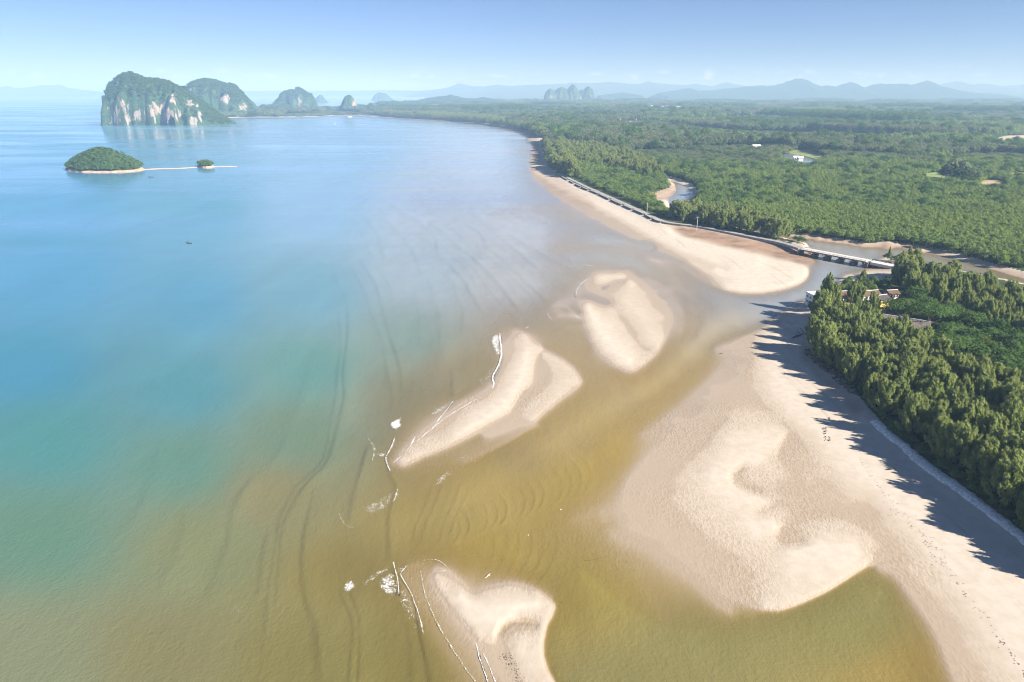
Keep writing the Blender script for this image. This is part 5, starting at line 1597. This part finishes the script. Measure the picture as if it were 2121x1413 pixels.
# ------------------------------------------------------------------ houses
def house(name, label, x, y, w, d, h, rh, rz, mroof, mwall, cat="house", floors=1, hip=.0, over=.6, z0=2.0, nwin=3):
    e = empty(name, (x, y, z0), rz); tag(e, label, cat)
    m = MB(); m.box((0, 0, h / 2 - .5), (w, d, h + 1)); wall = m.build("wall", mwall, e)
    if rh > 0:
        a, b_ = w / 2 + over, d / 2 + over
        rx = a - hip * b_
        v = [(-a, -b_, h - .12), (a, -b_, h - .12), (a, b_, h - .12), (-a, b_, h - .12), (-rx, 0, h + rh), (rx, 0, h + rh),
             (-a, -b_, h + .06), (a, -b_, h + .06), (a, b_, h + .06), (-a, b_, h + .06)]
        mesh_obj("roof", v, [(3, 2, 1, 0), (0, 1, 7, 6), (1, 2, 8, 7), (2, 3, 9, 8), (3, 0, 6, 9), (6, 7, 5, 4), (8, 9, 4, 5), (7, 8, 5), (9, 6, 4)], mroof, e)
        rdg = MB().bar((-rx, 0, h + rh + .05), (rx, 0, h + rh + .05), .3, .16).build("ridge_cap", M_WHITE, e)
    else:
        m = MB()
        for (cx_, cy_, sx_2, sy_2) in ((0, -d / 2 + .1, w, .2), (0, d / 2 - .1, w, .2), (-w / 2 + .1, 0, .2, d - .42), (w / 2 - .1, 0, .2, d - .42)): m.box((cx_, cy_, h + .45), (sx_2 + .3 if sx_2 > .3 else sx_2, sy_2 + (.3 if sy_2 > .3 else 0), .88))
        m.build("parapet", mwall, e)
    for f_ in range(floors):
        zc = h * (f_ + .55) / floors
        for side, ln, off in ((0, w, -d / 2), (1, w, d / 2), (2, d, -w / 2), (3, d, w / 2)):
            for k in range(nwin):
                u = (-.5 + (k + .5) / nwin) * ln * .92
                c = (u, off + (-.02 if off < 0 else .02), zc) if side < 2 else (off + (-.02 if off < 0 else .02), u, zc)
                dim = (ln / nwin * .45, .1, h / floors * .42) if side < 2 else (.1, ln / nwin * .45, h / floors * .42)
                wdw = MB().box(c, dim).build("window", M_GLASS, e)
    return e
M_CREAM = simple_mat("cream_wall", (.62, .55, .44), .85, .1, 1.0)
M_YELLOW = simple_mat("yellow_wall", (.60, .46, .14), .85, .1, 1.0)
M_DKROOF = simple_mat("dark_roof", (.07, .06, .06), .8, .3, 2.0)
M_GREYROOF = simple_mat("grey_brown_roof", (.17, .14, .125), .85, .3, 2.0)
M_REDROOF = simple_mat("red_roof", (.22, .095, .07), .85, .2, 2.0)
def at_roof(px, py, z): 
    x, y = G(px, py, z); return float(x), float(y)
x, y = at_roof(1684, 616, 5.5); house("white_house", "white two-storey beach house at the tip of the point", x + 2.0, y, 7, 8, 4.6, 0, R(10), M_WHITE, M_WHITE, floors=2)
x, y = at_roof(1742, 600, 7); house("bungalow", "brown roofed bungalow nearest the white beach house", x, y, 6.5, 5, 2.6, 1.6, R(12), M_ROOF, M_CREAM)
x, y = at_roof(1801, 599, 7); house("bungalow", "long brown roofed bungalow with a pale eave among the garden trees", x, y, 9.5, 5, 2.6, 1.7, R(14), M_ROOF, M_WHITE)
x, y = at_roof(1849, 597, 7); house("bungalow", "small brown roofed bungalow farthest right by the wood", x, y, 5, 4.5, 2.6, 1.5, R(10), M_ROOF, M_CREAM)
x, y = at_roof(1826, 613, 8.5); house("yellow_house", "narrow yellow house with a dark roof", x, y, 5.5, 5.5, 5.4, 1.6, R(20), M_DKROOF, M_YELLOW, floors=2, nwin=2)
x, y = at_roof(1877, 663, 8); house("long_house", "long grey brown roofed hall with white ridge half hidden by casuarinas", x, y, 17, 9, 4.2, 2.8, R(-35), M_GREYROOF, M_CREAM, nwin=5)
x, y = at_roof(1765, 612, 6); house("bungalow", "reddish roofed bungalow half hidden between the casuarinas", x, y, 6, 4.5, 2.6, 1.5, R(-20), M_REDROOF, M_CREAM)
x, y = at_roof(1940, 633, 5); house("garden_shed", "tiny pale roofed shed in the shaded garden", x, y, 4, 3, 2.4, 1, R(15), M_WHITE, M_CREAM, cat="shed", nwin=1)
# blue canopy
x, y = at_roof(2022, 782, 6)
e = empty("canopy_tent", (x, y, 2)); tag(e, "bright blue canopy in a clearing of the grove", "canopy")
M_BLUE = simple_mat("blue_sheet", (.05, .27, .72), .5, .08, 1.0)
v = [(-3.6, -2.8, 3.0), (3.6, -2.8, 3.0), (3.6, 2.8, 3.0), (-3.6, 2.8, 3.0), (-2.2, 0, 4.6), (2.2, 0, 4.6), (-3.6, -2.8, 2.6), (3.6, -2.8, 2.6), (3.6, 2.8, 2.6), (-3.6, 2.8, 2.6)]
mesh_obj("sheet", v, [(0, 1, 5, 4), (2, 3, 4, 5), (1, 2, 5), (3, 0, 4), (6, 7, 1, 0), (7, 8, 2, 1), (8, 9, 3, 2), (9, 6, 0, 3)], M_BLUE, e)
for sx_, sy_2 in ((-1, -1), (1, -1), (1, 1), (-1, 1)): MB().tube([(sx_ * 3.4, sy_2 * 2.6, -.3), (sx_ * 3.4, sy_2 * 2.6, 2.7)], [.06, .06], 6).build("post", M_STEEL, e)

# far buildings on the plain
far_b = [(1334, 223.5, 26, 16, 9, "red roofed white block at the left end of the far white buildings", M_REDROOF), (1346, 223.8, 30, 18, 9, "second white block of the far white buildings", M_WHITE),
         (1363, 223.5, 30, 18, 10, "red roofed white block in the middle of the far white buildings", M_REDROOF), (1371, 225, 34, 16, 6, "low white shed right of the middle red roof", M_WHITE),
         (1382, 224.8, 14, 12, 12, "slim white block of the far white buildings", M_WHITE), (1395, 225.5, 30, 20, 7, "low white block near the right end of the far white buildings", M_WHITE),
         (1404, 225.6, 34, 22, 8, "broad white block at the right end of the far white buildings", M_WHITE),
         (1472, 227.6, 70, 14, 5, "left long low white shed on the far plain", M_WHITE), (1507, 227.0, 105, 14, 5, "right and longest low white shed on the far plain", M_WHITE),
         (1271, 225.5, 14, 12, 9, "small white house alone left of the far white buildings", M_WHITE), (1081, 217, 36, 24, 8, "lone white building far out on the coastal plain", M_WHITE),
         (1290, 260, 12, 9, 4, "small white hut beside the left radio mast", M_WHITE), (1303, 259, 16, 8, 4.5, "long pale roof between the two radio masts", M_GREYCONC), (1313, 260, 11, 8, 4, "small pale hut beside the right radio mast", M_WHITE),
         (1200, 258, 14, 9, 4, "pale house among trees just behind the beach wood", M_WHITE), (1335, 290, 18, 8, 4, "left pale roof of the farm houses in the forest", M_GREYCONC), (1348, 289, 12, 8, 4, "right pale roof of the farm houses in the forest", M_WHITE),
         (1405, 303, 26, 7, 3.5, "long row house with a dark roof and white front", M_GREYROOF), (1420, 302.5, 22, 7, 3.5, "shorter row house right of the long one", M_GREYROOF),
         (1400, 296, 14, 8, 4, "pale house behind the row houses", M_WHITE), (1432, 293, 16, 8, 4, "tan house at the clearing's edge", M_CREAM), (1538, 287, 8, 7, 5, "tiny white house among the plantations", M_WHITE),
         (1565, 311.5, 14, 7, 3.5, "long white roof at the forest edge", M_WHITE), (1767, 316, 10, 7, 3.5, "small house with a pale red roof on the plain", M_REDROOF),
         (1648, 331, 12, 6, 3.5, "left white shed on the pond bank", M_WHITE), (1657, 332, 9, 6, 3.5, "right white shed on the pond bank", M_WHITE), (1600, 262, 6, 6, 10, "thin white tower far out on the plain", M_WHITE)]
for (a, b_, w_, d_, h_, lab, mr) in far_b:
    x, y = G(a, b_, 2.0)
    if 1640 < a < 1660 and b_ > 330: w_, d_, h_ = 7, 5, -.5
    house("building", lab, float(x), float(y), w_, d_, h_ + 4.0, 2.2, R(rr.uniform(-12, 12)), mr, M_WHITE, cat="building", nwin=2, over=.8)

# ------------------------------------------------------------------ boats
M_HULL = simple_mat("dark_hull", (.06, .045, .035), .6, .3, 2.0)
def boat(name, label, px, py, ln, rz, mhull, mtop, canopy=True, cat="boat"):
    x, y = G(px, py, 0.2); e = empty(name, (float(x), float(y), 0.0), rz); tag(e, label, cat)
    ss = np.linspace(0, 1, 9); vs_ = []
    for t in ss:
        w_ = ln * .11 * math.sin(math.pi * (0.10 + .86 * t)) ** .6 if 0 < t < 1 else ln * .015
        sh = ln * (.05 + .16 * (2 * abs(t - .42)) ** 2.6)
        xx = (t - .5) * ln
        vs_ += [(xx, -w_, sh), (xx, -w_ * .7, -.15), (xx, w_ * .7, -.15), (xx, w_, sh), (xx, 0, sh * .55)]
    fs = []
    for i in range(8):
        for a_, b_ in ((0, 1), (1, 2), (2, 3), (3, 4), (4, 0)): fs.append((i * 5 + a_, i * 5 + b_, (i + 1) * 5 + b_, (i + 1) * 5 + a_))
    mesh_obj("hull", vs_, fs, mhull, e, True)
    if canopy:
        m = MB(); m.box((-.05 * ln, 0, ln * .24), (ln * .36, ln * .17, ln * .02)); m.build("canopy", mtop, e)
        m = MB()
        for sx_ in (-.2, .1):
            for sy_2 in (-1, 1): m.tube([(sx_ * ln, sy_2 * ln * .075, ln * .03), (sx_ * ln, sy_2 * ln * .075, ln * .235)], [.04, .04], 5)
        m.build("posts", mhull, e)
    else:
        m = MB(); m.box((-.08 * ln, 0, ln * .12), (ln * .45, ln * .15, ln * .10)); m.box((-.12 * ln, 0, ln * .20), (ln * .25, ln * .12, ln * .06)); m.build("cabin", mtop, e)
        MB().box((-.02 * ln, -ln * .077, ln * .13), (ln * .3, .05, ln * .035)).build("window", M_GLASS, e)
    return e
boat("longtail_boat", "small dark boat alone on the open blue water", 392, 504, 4.6, R(160), M_HULL, M_WOOD)
boat("longtail_boat", "dark boat just below the islet's sand spit", 313, 367.3, 6.0, R(175), M_HULL, M_WOOD)
boat("longtail_boat", "tiny dark boat left of the largest limestone island", 211, 258.5, 9, R(180), M_HULL, M_WOOD)
boat("motor_boat", "white motor boat in the reflection of the cone-shaped rock", 725, 242.8, 17, R(10), M_WHITE, M_WHITE, False)
boat("motor_boat", "tiny white boat left of the cone-shaped rock's reflection", 694, 257, 7, R(80), M_WHITE, M_WHITE, False)
boat("longtail_boat", "dark boat moored beside the bridge piers", 1769, 541.5, 5.5, R(-8), M_HULL, M_WOOD, False)

# ------------------------------------------------------------------ rubble, berm, driftwood
def rocks(name, label, poly, n, s0, s1, mat, seed, z=None):
    r2 = np.random.default_rng(seed); p = np.array(poly, float); X, Y = G(p[:, 0], p[:, 1])
    m = MB(); c = 0
    ico = bmesh.new(); bmesh.ops.create_icosphere(ico, subdivisions=1, radius=1); iv = [v.co.copy() for v in ico.verts]; ifs = [[v.index for v in f.verts] for f in ico.faces]; ico.free()
    while c < n:
        x = r2.uniform(X.min(), X.max()); y = r2.uniform(Y.min(), Y.max()); a, b_ = proj(np.array([x]), np.array([y]))
        if not in_poly(a, b_, poly)[0]: continue
        s_ = r2.uniform(s0, s1); zz = float(sample(chart_h, a, b_)[0]) if z is None else z
        j = r2.uniform(.65, 1.2, (len(iv), 1)); sc = s_ * r2.uniform(.6, 1.2, 3) * [1, 1, .6]
        m.add([(x + v.x * k_ * sc[0], y + v.y * k_ * sc[1], zz + v.z * k_ * sc[2] + s_ * .2) for v, k_ in zip(iv, j[:, 0])], ifs); c += 1
    return tag(m.build(name, mat), label, kind='stuff')
rocks("rubble", "dark rocks and roots along the eroded bank under the grove", [(1668, 728), (1684, 735), (1720, 768), (1765, 812), (1780, 832), (1760, 826), (1715, 785), (1680, 752), (1664, 738)], 170, .35, 1.3, M_ROCK, 3)
rocks("rubble", "dark stones at the near end of the bridge", [(1786, 548), (1800, 541), (1850, 549), (1850, 558), (1795, 556)], 120, .4, 1.4, M_ROCK, 4, .6)
rocks("rubble", "brown stones on the mud at the far end of the bridge", [(1655, 518), (1670, 515), (1715, 533), (1690, 531)], 60, .3, 1.0, M_ROCK, 5)
rocks("pebbles", "little dark stones scattered on the beach sand", [(1700, 888), (1712, 888), (1722, 918), (1708, 918)], 40, .12, .35, M_ROCK, 6)

def wrack(pts, n, spread, seed, label):
    r2 = np.random.default_rng(seed); q = smooth_line(pts, 3.0); X, Y = G(q[:, 0], q[:, 1]); m = MB()
    for k in range(n):
        i = r2.integers(len(X)); x = X[i] + r2.normal(0, spread); y = Y[i] + r2.normal(0, spread * 1.5); z = ground_z(x, y)
        a = r2.uniform(0, 6.28); l = r2.uniform(.10, .26); w_ = r2.uniform(.04, .09)
        m.box((x, y, z + .03), (l, w_, .07), a)
    return tag(m.build("beach_wrack", M_WOOD), label, kind='stuff')
wrack([(1770, 935), (1800, 985), (1850, 1045), (1905, 1108), (1945, 1160), (1990, 1220), (2040, 1280), (2085, 1345), (2130, 1413)], 130, .45, 1, "dark tide wrack strung along the right-hand beach")
wrack([(1850, 1062), (1890, 1090), (1925, 1130), (1940, 1165)], 50, 1.4, 2, "dark tide wrack on the rippled corner of the beach")
wrack([(1043, 1360), (1060, 1378), (1072, 1405), (1080, 1430)], 90, .5, 3, "dark streak of wrack on the bottom bar")
wrack([(1540, 470), (1560, 480)], 6, 1, 4, "bits of wrack by the road") if False else None

def driftwood(label, px, py, ln, rz, r0, seed, twigs=4):
    p_ = P(px, py); z = ground_z(p_.x, p_.y)
    e = empty("driftwood", (p_.x, p_.y, z), rz); tag(e, label, "driftwood"); q = random.Random(seed)
    MB().tube([(-ln / 2, 0, r0 * .5), (0, q.uniform(-.3, .3), r0 * .8), (ln / 2, q.uniform(-.5, .5), r0 * .6)], [r0, r0 * .75, r0 * .35], 7).build("log", M_WOOD, e, True)
    for k in range(twigs):
        t = q.uniform(-.4, .5) * ln; a = q.uniform(0, 6.28)
        MB().tube([(t, 0, r0 * .6), (t + math.cos(a) * ln * .13, math.sin(a) * ln * .13, r0 + ln * .10), (t + math.cos(a) * ln * .2, math.sin(a) * ln * .2, r0 + ln * .16)], [r0 * .4, r0 * .28, r0 * .1], 5).build("branch", M_WOOD, e)
driftwood("fallen trunk reaching from the grove's upper corner over the shaded sand", 1656, 699, 11, R(38), .32, 1, 5)
driftwood("dark brushy fallen tree at the grove's edge above the fallen trunk", 1680, 690, 6, R(10), .5, 2, 8)
driftwood("fallen trunk poking out of the dark rubble bank", 1688, 757, 5, R(50), .25, 3, 3)
driftwood("small dark driftwood heap alone on the open right-hand beach", 1845, 978, 2.4, R(5), .22, 4, 6)
driftwood("forked driftwood stump standing at the shadow's edge on the beach", 1717.5, 871, 1.2, R(80), .14, 5, 4)
driftwood("bare snag on the rippled sand tongue by the river mouth", 1494, 733, 2.2, R(20), .12, 6, 6)
driftwood("thin stick afloat in the golden outflow", 1222, 923, 5.5, R(14), .10, 7, 2)
driftwood("thin stick sunk in the olive lagoon", 1230, 1157, 4.2, R(10), .10, 8, 0)
driftwood("short stick in the lower right of the olive lagoon", 1648, 1318, 1.0, R(-50), .10, 9, 2)
driftwood("short stick near the tip of the bottom sand bar", 1164, 1246, 1.0, R(-8), .09, 10, 1)

# pale ridge of wave-washed shell sand between beach and grass
berm = smooth_line([(1812, 874), (1835, 897), (1866, 922), (1900, 952), (1935, 979), (1975, 1006), (2010, 1032), (2050, 1063), (2090, 1094), (2140, 1133), (2250, 1224), (2400, 1350)], 4.0)
X, Y = G(berm[:, 0], berm[:, 1], 1.6); t = np.stack([np.gradient(X), np.gradient(Y)], 1); t /= np.linalg.norm(t, axis=1)[:, None]; nn = np.stack([t[:, 1], -t[:, 0]], 1)
if nn[0, 0] > 0: nn = -nn
vs_ = []; n = len(X); prof = [(2.1, .9), (1.5, 1.55), (.8, 1.95), (0, 2.15), (-.9, 2.2), (-1.8, 2.05), (-2.4, 1.7)]
for i in range(n):
    wv = .75 + .5 * fbm(np.array([X[i] / 3.0]), np.array([Y[i] / 3.0]), seed=4)[0]
    for k_, (s_, z) in enumerate(prof):
        jz = (fbm(np.array([X[i] / 1.2 + k_]), np.array([Y[i] / 1.2]), seed=8, octv=2)[0] - .5) * .5
        vs_.append((X[i] + nn[i, 0] * s_ * wv, Y[i] + nn[i, 1] * s_ * wv, z + jz))
np_ = len(prof)
fs = [(i * np_ + k_, i * np_ + k_ + 1, (i + 1) * np_ + k_ + 1, (i + 1) * np_ + k_) for i in range(n - 1) for k_ in range(np_ - 1)]
M_SHELL = simple_mat("shell_sand", (.72, .69, .64), .95, .25, 1.5, .3)
tag(mesh_obj("sand_berm", vs_, fs, M_SHELL, None, True), "pale crumbly ridge of shell sand below the grass", kind='structure')

# ------------------------------------------------------------------ foam
def foam_material():
    m, nt, out = new_mat("sea_foam"); b = NB(nt)
    pos = b.pos(); f = b.attr("thick").outputs['Fac']
    n1 = b.noise(pos, 3.2, 6, .8); n2 = b.noise(pos, .8, 4, .65)
    a = b.ramp(b.math('ADD', f, b.math('ADD', b.math('MULTIPLY', b.math('SUBTRACT', n1, .5), 1.7), b.math('MULTIPLY', b.math('SUBTRACT', n2, .5), .7))), .42, .62)
    p = b.n("ShaderNodeBsdfDiffuse"); p.inputs[0].default_value = (.66, .66, .65, 1)
    tr = b.n("ShaderNodeBsdfTransparent"); mx_ = b.n("ShaderNodeMixShader"); b.put(mx_.inputs[0], a)
    nt.links.new(tr.outputs[0], mx_.inputs[1]); nt.links.new(p.outputs[0], mx_.inputs[2]); nt.links.new(mx_.outputs[0], out.inputs[0])
    return m
M_FOAM = foam_material()
fv = []; ff = []; ft = []
def foam_line(pts, w, thick=.9):
    w *= .55; thick *= .74
    q = smooth_line(pts, 2.5); X, Y = G(q[:, 0], q[:, 1]); n = len(X)
    t = np.stack([np.gradient(X), np.gradient(Y)], 1); t /= np.linalg.norm(t, axis=1)[:, None] + 1e-9; nn = np.stack([-t[:, 1], t[:, 0]], 1)
    wob_ = (fbm(np.arange(n) * .16, np.zeros(n) + len(fv) * .37, seed=12, octv=3) - .5) * 2.2 * w
    X = X + nn[:, 0] * wob_; Y = Y + nn[:, 1] * wob_
    o = len(fv)
    zw = wave_height(X, Y)
    for i in range(n):
        e_ = min(1, i / 3 + .2, (n - 1 - i) / 3 + .2); ww = w * (.6 + .8 * vnoise(np.array([i * .35]), np.array([len(fv) * .01]))[0])
        for s_, tk, zz in ((-1.6, .0, .0), (-.35, thick, .04), (.35, thick, .04), (2.6, .12, .0)):
            fv.append((X[i] + nn[i, 0] * s_ * ww, Y[i] + nn[i, 1] * s_ * ww, zw[i] + .03 + zz)); ft.append(tk * e_)
    for i in range(n - 1):
        for k_ in range(3): ff.append((o + i * 4 + k_, o + i * 4 + k_ + 1, o + (i + 1) * 4 + k_ + 1, o + (i + 1) * 4 + k_))
def foam_patch(poly, core=.6, step=.7, z=.05):
    core *= .82
    p = np.array(poly, float); X, Y = G(p[:, 0], p[:, 1])
    xs = np.arange(X.min(), X.max() + step, step); ys = np.arange(Y.min(), Y.max() + step, step); A_, B2 = np.meshgrid(xs, ys)
    a, b_ = proj(A_, B2); ins = in_poly(a, b_, poly).astype(float)
    s_ = blur(np.pad(ins, 2), 3)[2:-2, 2:-2]
    zw = wave_height(A_.ravel(), B2.ravel()).reshape(A_.shape)
    o = len(fv); idx = np.full(A_.shape, -1)
    use = s_ > .02
    for j, i in zip(*np.nonzero(use)):
        idx[j, i] = len(fv); fv.append((A_[j, i], B2[j, i], z + zw[j, i])); ft.append(core * s_[j, i])
    for j in range(A_.shape[0] - 1):
        for i in range(A_.shape[1] - 1):
            c = (idx[j, i], idx[j, i + 1], idx[j + 1, i + 1], idx[j + 1, i])
            if min(c) >= 0: ff.append(c)
foam_line([(1033, 688), (1037, 712), (1038, 738), (1029, 763), (1020, 781), (1022, 797), (1018, 808)], .55, .95)
foam_patch([(1033, 690), (1020, 697), (1016, 707), (1024, 727), (1031, 742), (1036, 732), (1035, 705)], .72)
foam_patch([(1034, 745), (1030, 764), (1020, 782), (1023, 800), (1017, 810), (1000, 800), (985, 790), (1010, 770), (1026, 755)], .40)
foam_line([(940, 828), (921, 853), (903, 877), (889, 895)], .35, .75)
foam_patch([(941, 827), (920, 838), (897, 850), (888, 862), (903, 862), (925, 845)], .55)
foam_patch([(830, 863), (820, 872), (807, 877), (812, 886), (824, 892), (829, 880)], 1.0)
foam_line([(818, 905), (812, 922), (805, 937), (800, 948), (803, 965), (810, 980)], .32, .8)
foam_patch([(770, 942), (800, 937), (808, 928), (801, 946), (785, 948)], .62)
foam_patch([(800, 962), (794, 975), (806, 978)], .6)
foam_line([(823, 1012), (818, 1032), (815, 1042)], .4, .8)
foam_patch([(822, 1013), (790, 1030), (752, 1052), (752, 1068), (790, 1062), (817, 1036)], .46)
foam_patch([(836, 1025), (825, 1035), (832, 1042)], .45)
foam_patch([(733, 1040), (715, 1058), (722, 1076), (730, 1070)], .44)
foam_patch([(938, 968), (905, 990), (893, 1008), (915, 1003), (939, 980)], .52)
foam_patch([(975, 938), (940, 952), (955, 960), (978, 948)], .40)
foam_line([(978, 954), (990, 955)], .25, .7)
foam_patch([(785, 1075), (800, 1070), (840, 1062), (862, 1052), (845, 1066), (800, 1078)], .42)
foam_patch([(727, 1196), (716, 1210), (706, 1227), (720, 1224), (734, 1229), (732, 1210)], .95)
foam_line([(814, 1162), (818, 1180), (824, 1205), (826, 1235)], .20, .9)
foam_patch([(814, 1168), (785, 1180), (760, 1197), (742, 1216), (752, 1216), (790, 1192), (812, 1180)], .60)
foam_patch([(812, 1182), (790, 1196), (780, 1215), (795, 1230), (824, 1240), (823, 1210)], .66)
foam_line([(846, 1168), (836, 1180), (830, 1190), (838, 1206), (851, 1228), (859, 1250), (868, 1278), (877, 1316)], .17, .85)
foam_patch([(826, 1236), (832, 1200), (845, 1226), (856, 1248), (866, 1282), (876, 1312), (855, 1300), (842, 1270), (828, 1256)], .50)
foam_patch([(815, 1180), (845, 1166), (862, 1162), (875, 1160), (845, 1172), (834, 1188), (824, 1190)], .55)
foam_line([(870, 1163), (890, 1159), (912, 1163), (928, 1178), (930, 1182), (912, 1184), (896, 1194)], .16, .7)
foam_line([(897, 1164), (870, 1170), (856, 1178), (852, 1200), (858, 1228), (870, 1255)], .10, .55)
foam_line([(984, 1330), (993, 1362), (1002, 1390), (1014, 1425)], .2, .85)
foam_line([(999, 1352), (1014, 1383), (1028, 1420)], .16, .8)
foam_patch([(984, 1350), (992, 1362), (1004, 1394), (1008, 1413), (996, 1400)], .38)
foam_patch([(470, 1258), (490, 1252), (512, 1262), (524, 1272), (500, 1274), (478, 1268)], .45)
for q_ in ([(1228, 564), (1229, 573)], [(1222, 576), (1225, 586)], [(1197, 590), (1201, 602)], [(1190, 606), (1193, 618)], [(1138, 643), (1135, 652), (1146, 665)], [(1084, 683), (1097, 675)], [(1206, 545), (1215, 549), (1232, 553)],
           [(1150, 630), (1165, 622)], [(1241, 1031), (1237, 1040)], [(1164, 1050), (1160, 1060)], [(1094, 1104), (1093, 1114)], [(1040, 1110), (1044, 1117)], [(959, 1150), (962, 1143)], [(1019, 1186), (1002, 1199)], [(862, 902), (852, 922), (846, 945)]):
    foam_line(q_, .35, .85)
# thin swash lines along the seaward edges of the bars
for q_, w_, t_ in (([(1034, 815), (1000, 822), (960, 842), (920, 868), (880, 900), (840, 935), (812, 962)], .22, .62), ([(1140, 636), (1165, 634), (1185, 645), (1200, 664)], .3, .55), ([(1192, 616), (1196, 600), (1206, 586), (1224, 575)], .35, .6),
                 ([(905, 1200), (925, 1240), (960, 1290), (1005, 1340)], .12, .55), ([(870, 1180), (880, 1230), (900, 1280), (940, 1350), (985, 1413)], .14, .5), ([(760, 905), (775, 930), (770, 960)], .3, .45), ([(700, 1060), (712, 1085), (735, 1095)], .3, .4)):
    foam_line(q_, w_ * 1.6, t_ * 1.25)
me_ = bpy.data.meshes.new("sea_foam"); me_.from_pydata(fv, [], ff); me_.update(); me_.materials.append(M_FOAM)
set_attr(me_, "thick", np.array(ft))
tag(link_mesh("sea_foam", me_), "white foam where small waves break on the bars", kind='stuff')
